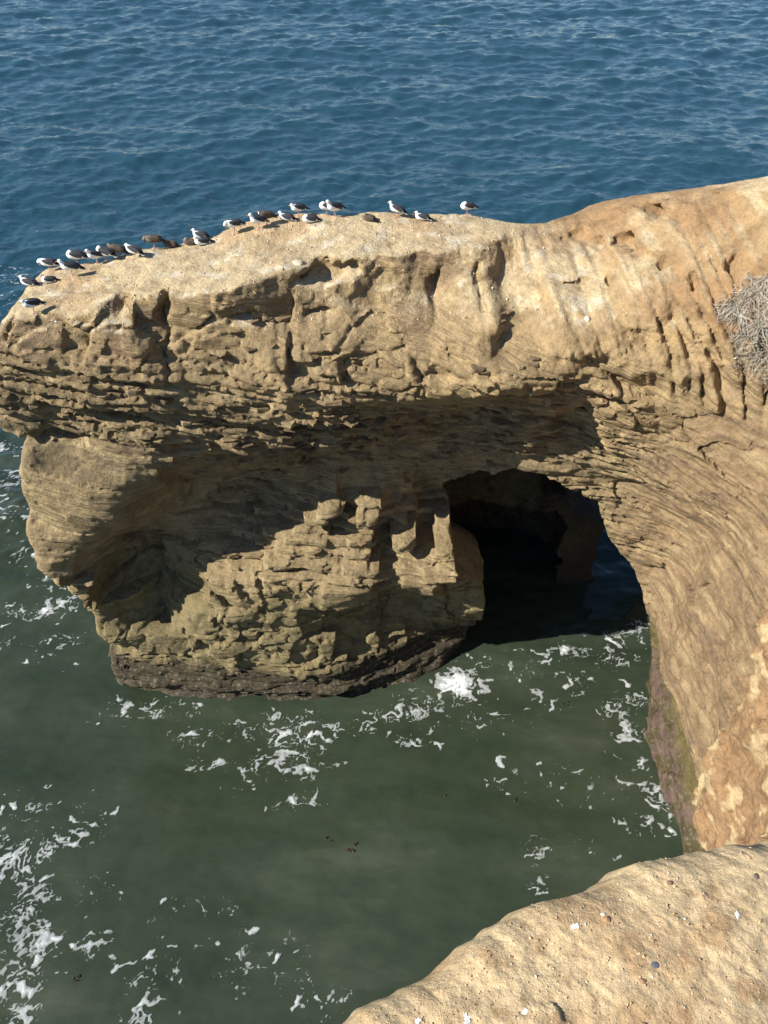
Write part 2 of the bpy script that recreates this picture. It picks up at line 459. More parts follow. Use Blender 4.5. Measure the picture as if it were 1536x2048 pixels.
for sy_, sz_, dep in ((2.2, 0.9, 0.16), (0.9, 0.3, 0.07)):
    fy, f2y, cy, ty_ = voronoi(YY / sy_ + 0.35 * fbm(YY * .6, ZY * .6, o=2), (SY + 0.15 * YY) / sz_ + 0.25 * fbm(YY * .8 + 4, ZY * .8, o=2), True)
    rel += dep * 0.6 * cy + dep * 0.5 * ty_ - 0.05 * np.exp(-((f2y - fy) / .05) ** 2) * (cy > 0.1)
xw = xw - rel
# earthy block in front of the wall at the frame's edge
ye = np.interp(ZY, [3.0, 4.7, 7, 10.3, 11.5], [7.6, 8.7, 9.5, 10.2, 9.4]) + 0.28 * fbm(YY * 0.5 + 80, ZY * 1.1, o=4)
blk = sstep(0.0, 0.35, ye - YY) * sstep(3.4, 4.3, ZY + 0.25 * fbm(YY, ZY, o=3)) * (1 - sstep(11.0, 11.8, ZY))
blk_rough = 0.12 * fbm(YY * 1.6 + 9, ZY * 1.6, o=5)
xw = xw - blk * (0.75 + blk_rough)

# ---- top: z as a function of (x, y)
TOP = [(-60, 560, 13.85), (40, 545, 13.85), (70, 628, 13.9), (120, 600, 13.95), (200, 522, 14.05), (300, 560, 14.1), (300, 486, 14.2), (380, 500, 14.25), (430, 470, 14.3),
       (450, 560, 14.25), (470, 450, 14.45), (600, 436, 14.5), (600, 520, 14.35), (700, 428, 14.55), (850, 436, 14.45), (800, 490, 14.4), (940, 434, 14.4),
       (1090, 440, 14.35), (960, 470, 14.35), (680, 480, 14.4), (530, 480, 14.35)]
tp, tv = [], []
for u, v, z in TOP:
    q = at_z(u, v, z); tp.append((q[0], q[1])); tv.append(z)
for u, v, y in [(1150, 415, 20.2), (1200, 402, 19.8), (1250, 390, 19.3), (1320, 380, 18.8), (1400, 371, 18.4), (1470, 362, 18.0), (1536, 349, 17.6), (1650, 325, 17.0)]:
    q = at_y(u, v, y); tp.append((q[0], q[1])); tv.append(q[2] - 0.12)
    if u > 1160:
        tp.append((q[0], q[1] + 1.2)); tv.append(q[2] - 0.6); tp.append((q[0] - 0.3, q[1] - 0.8)); tv.append(q[2] - 0.15)
        tp.append((q[0], q[1] + 3.5)); tv.append(q[2] - 2.2)
XT, YT = np.meshgrid(gx, gy, indexing='ij')
zt = np.clip(tps(tp, tv, XT, YT, 0.03), 13.2, 16.9)
zt = zt + 0.06 * fbm(XT * 0.8, YT * 0.8, o=5) + 0.10 * sstep(-5.0, -3.2, XT) * (1 - sstep(1.8, 4.0, XT)) * sstep(17.5, 19.5, YT)

# ---- back edge, left edge
BK = [(-60, 560, 13.85), (40, 540, 13.85), (120, 525, 13.95), (200, 505, 14.05), (300, 484, 14.2), (430, 466, 14.3), (460, 452, 14.4), (600, 433, 14.5), (700, 427, 14.55), (850, 433, 14.45), (940, 431, 14.4), (1090, 437, 14.35)]
bk = np.array([at_z(*b)[:2] for b in BK])
yb = np.interp(gx, np.append(bk[:, 0], [6, 9, 12]), np.append(bk[:, 1], [21.4, 22.3, 22.3]))
yb2 = yb[:, None] + 0.38 * (sstep(-5.0, -3.2, XX) * (1 - sstep(2.2, 4.2, XX))) + 0.25 * fbm(XX * 0.5 + 11, ZZ * 0.5, o=4) - 0.25 * sstep(13.5, 14.3, ZZ) * (XX < 6) * np.clip(ZZ - 13.6, 0, 1) + 0.25 * (1 - sstep(9, 13.8, ZZ)) + 4.6 * (1 - sstep(5.5, 11.5, ZZ)) * (1 - sstep(6.5, 7.8, XX)) * sstep(-9.5, -5, XX) - 1.7 * (1 - sstep(6.0, 9.5, ZZ)) * sstep(7.6, 8.3, XX) - 1.0 * (1 - sstep(6.0, 9.5, ZZ)) * sstep(8.6, 9.4, XX)
LE = [(0, 530), (12, 575), (2, 645), (-20, 680), (-30, 760), (-10, 820), (38, 862), (40, 960), (60, 1040), (85, 1092), (140, 1128), (152, 1165), (185, 1232), (212, 1315), (233, 1370)]
le = np.array([at_y(u, v, 15.4) for u, v in LE]); o_ = np.argsort(le[:, 2])
xl = np.interp(gz, le[o_, 2], le[o_, 0] + 0.12 + 0.15 * (le[o_, 2] < 5))
S3 = strat(-9 + 0 * YY, ZY)
p, gro, rnd = beds_relief(YY + 90, S3)
flagL = np.maximum.reduce([sstep(8.6, 9.5, S3) * (1 - sstep(12.2, 12.6, S3)), sstep(5.1, 5.4, S3) * (1 - sstep(6.7, 7.2, S3)), 1 - sstep(1.4, 1.7, S3)])
xl2 = xl[None, :] - (0.03 + 0.06 * flagL) * p - 0.12 * fbm(YY * 0.6, ZY * 0.6 + 21, o=4) + 0.35 * np.maximum(YY - 16.5, 0) * 0.3

def interp2(grid, a0, b0, a, b):
    fa = np.clip((a - a0) / HV, 0, grid.shape[0] - 1.001); fb = np.clip((b - b0) / HV, 0, grid.shape[1] - 1.001)
    i = fa.astype(int); j = fb.astype(int); fa = fa - i; fb = fb - j
    return (grid[i, j] * (1 - fa) + grid[i + 1, j] * fa) * (1 - fb) + (grid[i, j + 1] * (1 - fa) + grid[i + 1, j + 1] * fa) * fb

f32 = lambda a: a.astype(np.float32)
Xb = f32(gx)[:, None, None]; Yb = f32(gy)[None, :, None]; Zb = f32(gz)[None, None, :]
F = 0.8 * (Yb - f32(yf)[:, None, :])
F = smin(F, Xb - f32(xl2)[None, :, :], 0.3)
W = np.broadcast_to(Xb - f32(xw)[None, :, :], F.shape)
F = smax(F, W, 0.8)
del W
F = smin(F, f32(zt)[:, :, None] - Zb, 0.12)
F = smin(F, 0.8 * (f32(yb2)[:, None, :] - Yb), 0.35)

# ---- the sea cave and the window through it
AR = [(880, 985), (930, 962), (990, 945), (1050, 938), (1110, 955), (1160, 977), (1200, 1005), (1225, 1060), (1262, 1105), (1290, 1145), (1302, 1190), (1306, 1225), (1312, 1262)]
YA = 16.6
ap = np.array([at_y(u, v, YA) for u, v in AR])
ax_ = np.concatenate([[ap[0, 0] - 1.2, ap[0, 0] - .4], ap[:, 0], [ap[-1, 0] + 1.0]]); az_ = np.concatenate([[ap[0, 2] - 3.0, ap[0, 2] - .8], ap[:, 2], [-3.0]])
o_ = np.argsort(ax_); ax_, az_ = ax_[o_], az_[o_]
slx = XT - 0.36 * (YT - YA)
zr0 = np.interp(slx, ax_, az_)
zroof = zr0 + sstep(17.2, 20, YT) * (np.maximum(zr0, 5.0 - 0.55 * np.maximum(XT - 4, 0)) - zr0) + 0.15 * fbm(XT * .8 + 5, YT * .8, o=4) + 0.12 * fbm(XT * 1.2, YT * 1.2, o=3) - 0.10 * np.maximum(YT - 17.5, 0)
LF = [(880, 960, 17.0), (893, 1000, 17.1), (905, 1070, 16.4), (905, 1128, 15.5), (965, 1155, 15.8), (970, 1200, 15.8), (965, 1262, 15.8), (925, 1288, 16.4)]
lp = np.array([at_y(*q) for q in LF])
lz = lp[:, 2]; o1 = np.argsort(lz)
CF = [(1060, 940), (1085, 985), (1135, 1000), (1150, 1025), (1190, 1045), (1205, 1052), (1192, 1090), (1183, 1140), (1186, 1200), (1192, 1240)]
YC = 19.6
cp_ = np.array([at_y(u, v, YC) for u, v in CF]); cz = cp_[:, 2]; o2 = np.argsort(cz)
xa = np.interp(gz, lz[o1], lp[o1, 0]); xc = np.interp(gz, cz[o2], cp_[o2, 0])
tt = np.clip((YY - 17.4) / (YC - 17.4), 0, 1); tt = tt ** 2.2
xlt = xa[None, :] * (1 - tt) + xc[None, :] * tt + 0.28 * np.maximum(YY - YC, 0) - 3.0 * sstep(17.6, 18.6, YY) * (1 - sstep(18.2, 19.5, YY)) + 0.18 * sstep(16, 17.5, YY) * fbm(YY * 0.9, ZY * 0.9 + 7, o=5) + 0.06 * fbm(YY * 1.1, ZY * 1.1 + 7, o=4)
T = f32(zroof)[:, :, None] - Zb
T = smin(T, Xb - f32(xlt)[None], 0.25)
wob2 = f32(0.5 * fbm(XT * 0.6 + 4, YT * 0.6, o=4)); wob3 = f32(0.45 * fbm(XX * 0.7 + 44, ZZ * 0.7, o=4))
Ch = ((Xb - 3.4 + wob2[:, :, None]) / 3.9) ** 2 + ((Yb - 20.5 + wob3[:, None, :]) / 2.5) ** 2
Ch = Ch + ((Zb - 0.8) / 5.6) ** 2
Ch = (1 - np.sqrt(Ch)) * 2.5
T = np.maximum(T, Ch); del Ch
T = np.minimum(T, (Yb - 14.9) + 0.0 * Zb)
F = -smax(-F, T, 0.06)
del T

def sdf_at(P):
    q = (np.asarray(P) - (X0, Y0, Z0)) / HV
    i = np.clip(np.round(q).astype(int), 0, np.array(F.shape) - 1)
    return F[i[..., 0], i[..., 1], i[..., 2]]

def march(u, v):
    d = ray(u, v); ts = np.arange(9, 34, 0.02); P = ts[:, None] * d; P[:, 2] += CAM_H
    i = np.clip(np.round((P - (X0, Y0, Z0)) / HV).astype(int), 0, np.array(F.shape) - 1)
    return P[np.argmax(F[i[:, 0], i[:, 1], i[:, 2]] > 0)]
# wind-worn hollows in the earth mound: u, v, half sizes in metres
for u, v, rx, rz, dep in [(1245, 485, .55, .16, .45), (1190, 492, .25, .12, .3), (1305, 420, .55, .13, .4), (1400, 392, .4, .08, .3), (1150, 472, .3, .1, .25), (640, 548, .5, .12, .4), (700, 540, .3, .1, .3),
                          (1330, 520, .16, .3, .2), (1390, 555, .1, .35, .25), (1470, 520, .1, .4, .25), (1215, 560, .1, .25, .2)]:
    p_ = march(u, v)
    lo = np.clip(((p_ - 1.6 - (X0, Y0, Z0)) / HV).astype(int), 0, np.array(F.shape)); hi_ = np.clip(((p_ + 1.6 - (X0, Y0, Z0)) / HV).astype(int), 0, np.array(F.shape))
    ax3 = [o_c + HV * np.arange(a, b) for o_c, a, b in zip((X0, Y0, Z0), lo, hi_)]
    GX, GY, GZ = np.meshgrid(*ax3, indexing='ij')
    wq = 0.12 * fbm(GX * 2, GY * 2, GZ * 2, o=3)
    e = (np.sqrt(((GX + wq - p_[0]) / rx) ** 2 + ((GY - p_[1]) / dep) ** 2 + ((GZ + wq - p_[2]) / rz) ** 2) - 1) * min(rx, rz, dep)
    sl = tuple(slice(a, b) for a, b in zip(lo, hi_))
    F[sl] = smin(F[sl], f32(e), 0.12)

V, Q = surface_nets(F, (X0, Y0, Z0), HV)
N = vnormals(V, Q)
x, y, z = V[:, 0], V[:, 1], V[:, 2]
d3 = 0.5 * fbm(x * 3.1, y * 3.1, z * 3.1, o=3)
V = V + N * (0.035 * d3)[:, None]

def lerp(a, b, t): return a + (np.asarray(b) - a) * np.asarray(t)[:, None]

def rock_colour(x, y, z, N):
    s = strat(x, z)
    i, t = bed_of(s)
    n1 = fbm(x * 0.5, y * 0.5, z * 0.5, o=4); n2 = fbm(x * 1.7 + 9, y * 1.7, z * 1.7, o=4); n3 = fbm(x * 0.3, y * 0.3 + 40, z * 0.3, o=3)
    c = np.tile(np.array([0.245, 0.187, 0.104]), (len(x), 1))
    c = lerp(c, [0.315, 0.243, 0.134], np.clip(0.35 + 0.5 * n1, 0, 1))
    bedc = BED_C[i]
    c = lerp(c, [0.155, 0.118, 0.072], 0.55 * (bedc < 0.3) * sstep(-0.3, 0.3, n2 + 0.2))
    c = lerp(c, [0.34, 0.27, 0.155], 0.8 * (bedc > 0.87) * sstep(-0.2, 0.4, n2))
    # upper beds paler and yellower
    up = sstep(10.5, 13.5, s + 0.8 * n1)
    c = lerp(c, [0.325, 0.238, 0.128], 0.8 * up)
    c = lerp(c, [0.26, 0.175, 0.115], 0.5 * up * sstep(0.1, 0.6, n3 + 0.4 * n2))
    # earth on the right and on top
    er = sstep(12.9, 13.7, z + 0.6 * n1) * sstep(1.2, 3.2, x + 0.8 * n2)
    c = lerp(c, [0.325, 0.23, 0.122], 0.85 * er)
    rd = sstep(-0.9, 0.0, n3 + 0.5 * n1) * sstep(13.9, 14.35, z + 0.25 * n1 + 0.12 * (x - 5)) * sstep(3.0, 4.2, x + 0.3 * n2) * (1 - 0.6 * sstep(8.2, 10.0, x + 0.6 * n2))
    c = lerp(c, [0.25, 0.145, 0.070], 0.7 * rd)
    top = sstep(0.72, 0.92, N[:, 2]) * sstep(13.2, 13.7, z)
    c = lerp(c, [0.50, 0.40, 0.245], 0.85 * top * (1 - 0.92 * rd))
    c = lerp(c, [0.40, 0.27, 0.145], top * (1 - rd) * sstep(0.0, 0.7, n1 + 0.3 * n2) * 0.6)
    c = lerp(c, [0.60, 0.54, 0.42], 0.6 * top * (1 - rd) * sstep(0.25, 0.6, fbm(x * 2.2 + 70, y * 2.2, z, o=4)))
    # the wall of the cove
    wall = sstep(6.2, 8.0, x) * (1 - sstep(11.5, 13.2, z))
    c = lerp(c, [0.215, 0.148, 0.083], 0.8 * wall)
    streak = fbm(y * 0.6 + 5, z * 5 + 0.9 * y, x * 0.4, o=4)
    c = lerp(c, [0.31, 0.235, 0.135], wall * 0.75 * sstep(0.15, 0.55, streak))
    c = lerp(c, [0.155, 0.105, 0.072], wall * 0.7 * sstep(0.15, 0.6, -streak))
    bk_ = sstep(-0.15, 0.1, np.interp(z, [3.0, 4.7, 7, 10.3, 11.5], [7.6, 8.7, 9.5, 10.2, 9.4]) - y) * sstep(3.4, 4.3, z) * (x > 6) * (z < 11.8)
    c = lerp(c, [0.27, 0.165, 0.085], 0.8 * bk_)
    c = lerp(c, [0.44, 0.335, 0.19], bk_ * 0.9 * sstep(0.1, 0.35, n2 + 0.4 * n1))
    # algae and mussels in the splash zone
    alg = (1 - sstep(1.6, 3.4, z + 0.5 * n1)) * sstep(6.5, 7.5, x)
    c = lerp(c, [0.085, 0.075, 0.025], 0.8 * alg)
    olive = (1 - sstep(4.0, 5.4, z + 0.4 * n1)) * (1 - sstep(6.5, 7.5, x))
    c = lerp(c, [0.175, 0.148, 0.072], 0.65 * olive)
    tid = 1 - sstep(1.15, 1.55, z + 0.22 * n2 + 0.1 * n1)
    c = lerp(c, [0.046, 0.037, 0.022], 0.95 * tid * (1 - 0.4 * sstep(6.5, 7.5, x)))
    c = lerp(c, [0.24, 0.21, 0.155], 0.5 * tid * sstep(0.4, 0.6, fbm(x * 9, y * 9, z * 12, o=2)))
    c = lerp(c, [0.13, 0.085, 0.075], 0.7 * tid * sstep(6.5, 7.5, x) * sstep(-.2, .2, n2))
    cave_shade = sstep(16.9, 17.6, y + 0.3 * n1) * (1 - sstep(21.5, 22.5, y)) * (1 - sstep(6.2, 7.6, z + 0.8 * n1)) * sstep(-2, -1, x) * (1 - sstep(9.6, 10.4, x))  # cave's shade painted into the rock colour, well above the tide band
    c = lerp(c, [0.045, 0.036, 0.024], 0.9 * cave_shade)
    wet = np.clip(1 - sstep(0.15, 1.2, z + 0.3 * n2), 0, 1)
    lam = np.clip(1 - 0.85 * top - 0.8 * er - 0.5 * (bedc < 0.2) - 0.5 * wall, 0.05, 1)
    return np.clip(c, 0.01, 0.8), wet, lam

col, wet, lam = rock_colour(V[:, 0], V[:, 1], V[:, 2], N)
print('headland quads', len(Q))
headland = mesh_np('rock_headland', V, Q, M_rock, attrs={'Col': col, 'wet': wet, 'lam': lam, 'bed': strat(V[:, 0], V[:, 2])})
headland.data.set_sharp_from_angle(angle=R(34))
tag(headland, 'layered tan sandstone headland with a dark sea arch and a flat top', kind='structure')

# ------------------------------------------------------------------ clifftop ledge at the viewer's feet
ZL = CAM_H - 2.0
EDGE = [(560, 2200), (640, 2090), (695, 2045), (740, 1990), (850, 1945), (960, 1895), (1010, 1870), (1100, 1800), (1180, 1768), (1260, 1735), (1330, 1705), (1420, 1692), (1480, 1683), (1536, 1668), (1640, 1640), (1900, 1590), (2300, 1560)]
ep = np.array([at_z(u, v, ZL)[:2] for u, v in EDGE])
seg = np.concatenate([[0], np.cumsum(np.linalg.norm(np.diff(ep, axis=0), axis=1))])
na = 620
ta = np.linspace(0, seg[-1], na)
ex = np.interp(ta, seg, ep[:, 0]); ey = np.interp(ta, seg, ep[:, 1])
for _ in range(6):
    ex[1:-1] = (ex[:-2] + 2 * ex[1:-1] + ex[2:]) / 4; ey[1:-1] = (ey[:-2] + 2 * ey[1:-1] + ey[2:]) / 4
wob = 0.05 * fbm(ta * 2.0, ta * 0 + 3, o=5, gain=.5)
tx = np.gradient(ex); ty = np.gradient(ey); tl = np.hypot(tx, ty)
nxn, nyn = ty / tl, -tx / tl                      # inward (towards the viewer)
inn = np.concatenate([-0.10 - 0 * np.arange(3), [-0.07, -0.02], np.linspace(0.03, 2.2, 300), np.linspace(2.3, 6, 12)])
drop = np.concatenate([[-22.5, -6.0, -0.9], [-0.25, -0.085], -0.055 * np.exp(-np.linspace(0.03, 2.2, 300) / 0.09) , np.zeros(12)])
inn[0], inn[1] = 0.5, 0.25
# smooth heading so that inner rows do not cross
hn = np.array([0.62, -0.78]); hn /= np.linalg.norm(hn)
A, B = np.meshgrid(ta, inn, indexing='ij')
PX = ex[:, None] + wob[:, None] * nxn[:, None] * np.exp(-np.abs(B) * 2) + hn[0] * B
PY = ey[:, None] + wob[:, None] * nyn[:, None] * np.exp(-np.abs(B) * 2) + hn[1] * B
rough = 0.03 * fbm(PX * 1.1, PY * 1.1, o=3) + 0.007 * fbm(PX * 6, PY * 6, o=4) + 0.004 * fbm(PX * 26, PY * 26, o=4)
pit = -0.004 * sstep(0.45, 0.7, perlin(PX * 21 + 40, PY * 21)) 
_, _, pc, pt_ = voronoi(PX * 4 + fbm(PX * 3, PY * 3, o=3), PY * 4 + fbm(PX * 3 + 9, PY * 3, o=3), True)
rough = rough + 0.003 * pc + 0.004 * pt_
PZ = ZL + drop[None, :] + (rough + pit) * (B > -0.09) - 0.03
LV = np.stack([PX, PY, PZ], -1).reshape(-1, 3)
nb = len(inn)
ii = (np.arange(na - 1)[:, None] * nb + np.arange(nb - 1)[None]).ravel()
LQ = np.stack([ii, ii + 1, ii + nb + 1, ii + nb], 1)[:, ::-1]
LN = vnormals(LV, LQ)
if np.median(LN[:, 2]) < 0: LQ = LQ[:, ::-1]
n1 = fbm(PX * 1.6, PY * 1.6, o=4).ravel(); n2 = fbm(PX * 9 + 5, PY * 9, o=4).ravel()
lc = np.tile(np.array([0.50, 0.385, 0.23]), (len(LV), 1))
lc = lerp(lc, [0.42, 0.28, 0.15], sstep(-0.1, 0.5, n1))
lc = lerp(lc, [0.55, 0.42, 0.25], 0.7 * sstep(0.1, 0.6, n2))
lc = lerp(lc, [0.33, 0.20, 0.10], 0.6 * sstep(0.2, 0.6, -n2))
ledge = mesh_np('clifftop_ledge', LV, LQ, M_ledge, attrs={'Col': lc, 'wet': np.zeros(len(LV)), 'lam': np.full(len(LV), 0.0), 'bed': np.zeros(len(LV))})
tag(ledge, 'bare tan clifftop ledge at the bottom right, dropping to the water', kind='structure')

# ------------------------------------------------------------------ the sea
def ocean_tile(n, L, lo, hi, wind, seed, spread=2):
    r = np.random.default_rng(seed)
    k = np.fft.fftfreq(n, L / n) * 2 * np.pi
    kx, ky = np.meshgrid(k, k, indexing='ij'); kk = np.hypot(kx, ky); kk[0, 0] = 1
    lam_ = 2 * np.pi / kk
    P = kk ** -3.4 * (np.abs((kx * wind[0] + ky * wind[1]) / kk) ** spread + 0.06)
    P *= np.exp(-(lam_ / hi) ** 4) * np.exp(-(lo / lam_) ** 4); P[0, 0] = 0
    h = np.fft.ifft2(np.sqrt(P) * (r.normal(size=(n, n)) + 1j * r.normal(size=(n, n)))).real
    gxs, gys = np.gradient(h, L / n)
    sl = np.sqrt((gxs ** 2 + gys ** 2).mean())
    return (h / sl).astype(np.float32)          # unit rms slope
wind = np.array([0.25, -0.97])
T1 = ocean_tile(512, 83.0, 1.7, 9.5, wind, 1, 1.5); L1 = 83.0
T2 = ocean_tile(512, 31.0, 0.4, 3.2, wind, 2, 1.2); L2 = 31.0
T3 = ocean_tile(256, 211.0, 12, 45, wind, 3, 4); L3 = 211.0
def tile(T, L, x, y):
    n = T.shape[0]
    fx = (x / L * n) % n; fy = (y / L * n) % n
    i = np.floor(fx).astype(int); j = np.floor(fy).astype(int); fx = fx - i; fy = fy - j
    i %= n; j %= n; i2 = (i + 1) % n; j2 = (j + 1) % n
    return (T[i, j] * (1 - fx) + T[i2, j] * fx) * (1 - fy) + (T[i, j2] * (1 - fx) + T[i2, j2] * fx) * fy
def sea_height(x, y):
    r = np.hypot(x, y)
    cove = sstep(14, 24, y - 0.35 * np.minimum(x + 9, 0) - 3.5 * sstep(-9, -13, x) )
    a1 = 0.03 + 0.06 * cove + 0.09 * sstep(40, 160, r); a2 = (0.045 + 0.17 * cove) * (1 - 0.5 * sstep(120, 300, r))
    h = a1 * tile(T1, L1, x, y) + a2 * tile(T2, L2, x + 3, y)
    return h + 0.035 * sstep(20, 60, r) * tile(T3, L3, x, y)
rows = [1.0]
while rows[-1] < 900: rows.append(rows[-1] + max(0.05, 0.0050 * (rows[-1] - 6)))
rows = np.array(rows + [1400, 2500, 4500])
cc = np.concatenate([np.linspace(-2.6, -0.78, 40)[:-1], np.linspace(-0.78, 0.78, 470), np.linspace(0.78, 2.6, 40)[1:]])
WX = cc[None, :] * (rows[:, None] + 6); WY = np.broadcast_to(rows[:, None], WX.shape)
WZ = sea_height(WX, WY) * (1 - sstep(700, 1200, WY))
SV = np.stack([WX, WY, WZ], -1).reshape(-1, 3)
nr, nc = WX.shape
ii = (np.arange(nr - 1)[:, None] * nc + np.arange(nc - 1)[None]).ravel()
SQ = np.stack([ii, ii + 1, ii + nc + 1, ii + nc], 1)

def water_material():
    k = NT('sea_water')
    pos = k.n('ShaderNodeTexCoord').outputs['Object']
    k.b.inputs['IOR'].default_value = 1.333
    k.b.inputs['Roughness'].default_value = 0.035
    k.b.inputs['Specular IOR Level'].default_value = 0.5
    mp = k.n('ShaderNodeMapping'); k.l(pos, mp.inputs[0]); mp.inputs['Scale'].default_value = (0.16, 0.45, 1); mp.inputs['Rotation'].default_value = (0, 0, R(22))
    n = k.noise(mp.outputs[0], 1.0, 5, 0.6)
    mp2 = k.n('ShaderNodeMapping'); k.l(pos, mp2.inputs[0]); mp2.inputs['Scale'].default_value = (0.5, 1, 1)
    c = k.ramp(n, [(0.3, (0.021, 0.031, 0.018)), (0.55, (0.035, 0.047, 0.030)), (0.75, (0.064, 0.075, 0.052))])
    yy = k.n('ShaderNodeSeparateXYZ'); k.l(pos, yy.inputs[0])
    openw = k.n('ShaderNodeMapRange', interpolation_type='SMOOTHSTEP'); k.l(k.math('ADD', yy.outputs[1], k.math('MULTIPLY', yy.outputs[0], 0.3)), openw.inputs[0])
    openw.inputs[1].default_value = 17.5; openw.inputs[2].default_value = 38.0
    mx = k.n('ShaderNodeMix', data_type='RGBA'); k.l(openw.outputs[0], mx.inputs[0]); k.l(c, mx.inputs[6])
    mx.inputs[7].default_value = (0.016, 0.053, 0.077, 1)
    k.l(mx.outputs[2], k.b.inputs['Base Color'])
    r1 = k.noise(mp2.outputs[0], 3.0, 5, 0.6)
    r2 = k.noise(mp2.outputs[0], 0.8, 4, 0.6)
    gust = k.noise(pos, 0.045, 3, 0.5)
    h = k.math('MULTIPLY', k.math('ADD', k.math('MULTIPLY', r1, 0.03), k.math('MULTIPLY', r2, 0.13)), k.math('MULTIPLY', k.math('ADD', 0.45, k.math('MULTIPLY', openw.outputs[0], 0.85)), k.ramp(gust, [(0.32, 0.6), (0.68, 1.35)])))
    bp = k.n('ShaderNodeBump'); bp.inputs['Strength'].default_value = 0.9; bp.inputs['Distance'].default_value = 1.0
    k.l(h, bp.inputs['Height']); k.l(bp.outputs[0], k.b.inputs['Normal'])
    return k.m
print('sea quads', len(SQ))
sea = mesh_np('sea_water', SV, SQ, water_material())
tag(sea, 'choppy blue sea turning murky green in the sheltered cove', kind='structure')

# ------------------------------------------------------------------ foam drifting on the sea
def foam_density(x, y):
    d = np.zeros_like(x)
    for u, v, ru, rv, a, w in FOAM:
        if .8 < a < 1.2: a = .8 + .25 * (a - .8)
        c = at_z(u, v, 0); e = at_z(u + ru, v, 0); g = at_z(u, v - rv, 0)
        sx = abs(e[0] - c[0]); sy = abs(g[1] - c[1])
        X = x - c[0]; Y = y - c[1]
        ca, sa = math.cos(w), math.sin(w)
        X, Y = X * ca + Y * sa, -X * sa + Y * ca
        d = np.maximum(d, a * np.exp(-((X / sx) ** 2 + (Y / sy) ** 2)))
    return d
# u, v, half width px, half height px, amount, turn
FOAM = [(20, 1720, 90, 60, 1.0, 0), (60, 1800, 60, 70, .95, 0), (80, 1880, 60, 60, .95, 0), (50, 1960, 60, 60, .9, 0), (40, 2030, 60, 40, .95, 0), (110, 1690, 80, 25, .75, .3), (100, 1620, 110, 40, .6, 0),
        (190, 1890, 70, 25, .7, 0), (180, 1790, 60, 40, .55, 0), (300, 1950, 70, 45, .55, 0), (290, 2035, 60, 30, .7, 0), (420, 1860, 110, 60, .42, 0), (540, 1930, 100, 70, .46, 0), (600, 1975, 60, 40, .5, 0), (480, 1900, 60, 30, .5, 0), (650, 2010, 60, 50, .36, 0), (330, 1830, 60, 40, .45, 0),
        (290, 1430, 110, 35, .72, 0), (400, 1470, 90, 30, .5, 0), (440, 1530, 90, 25, .5, 0), (560, 1470, 120, 28, .9, -.25), (600, 1435, 120, 22, .6, 0), (700, 1455, 110, 25, .7, .1), (780, 1430, 90, 25, .8, .2), (850, 1410, 80, 30, .7, .2), (915, 1372, 62, 36, 1.35, 0),
        (960, 1440, 120, 30, .5, 0), (1050, 1390, 100, 30, .5, 0), (560, 1530, 110, 35, .6, 0), (580, 1600, 90, 25, .5, 0), (640, 1530, 70, 25, .5, 0), (480, 1580, 60, 25, .45, 0), (800, 1480, 90, 20, .4, 0), (900, 1480, 120, 25, .33, 0),
        (1230, 1425, 32, 25, 1.1, 0), (1275, 1400, 45, 20, .8, 0), (1265, 1470, 35, 22, 1.05, 0), (1285, 1530, 38, 26, .95, 0), (1310, 1580, 38, 24, 1.15, 0), (1335, 1620, 30, 22, 1.0, 0), (1260, 1500, 60, 90, .45, 0), (1300, 1640, 90, 30, .45, 0), (1240, 1600, 70, 60, .33, 0),
        (1080, 1695, 45, 22, .62, 0), (1075, 1780, 25, 45, .62, 0), (1180, 1700, 90, 25, .36, 0), (1150, 1560, 150, 60, .30, 0), (1000, 1540, 110, 50, .30, 0),
        (1275, 1255, 35, 22, .8, .5), (1230, 1285, 60, 20, .65, .3), (1120, 1310, 120, 25, .55, .2), (1000, 1330, 110, 25, .52, 0), (1230, 1320, 90, 22, .55, .1), (1160, 1355, 120, 25, .5, 0), (1060, 1340, 80, 25, .5, 0),
        (30, 890, 60, 40, .55, 0), (20, 960, 70, 40, .65, 0), (40, 1040, 60, 30, .5, 0), (60, 1110, 80, 30, .65, 0), (70, 1220, 120, 22, .85, .25), (130, 1270, 60, 25, .6, .3), (20, 1290, 80, 20, .5, .2), (120, 1160, 60, 25, .5, 0), (80, 1330, 90, 25, .35, 0),
        (120, 508, 130, 14, .85, .15), (40, 525, 110, 14, .95, .1), (230, 485, 110, 12, .8, .2), (320, 440, 110, 10, .62, .1), (330, 415, 70, 8, .55, 0), (20, 560, 60, 14, .6, 0), (20, 640, 40, 25, .45, 0), (200, 415, 60, 6, .45, 0), (40, 425, 40, 5, .5, 0), (440, 405, 60, 6, .45, 0), (10, 600, 30, 12, .6, 0), (480, 420, 60, 6, .4, 0)]
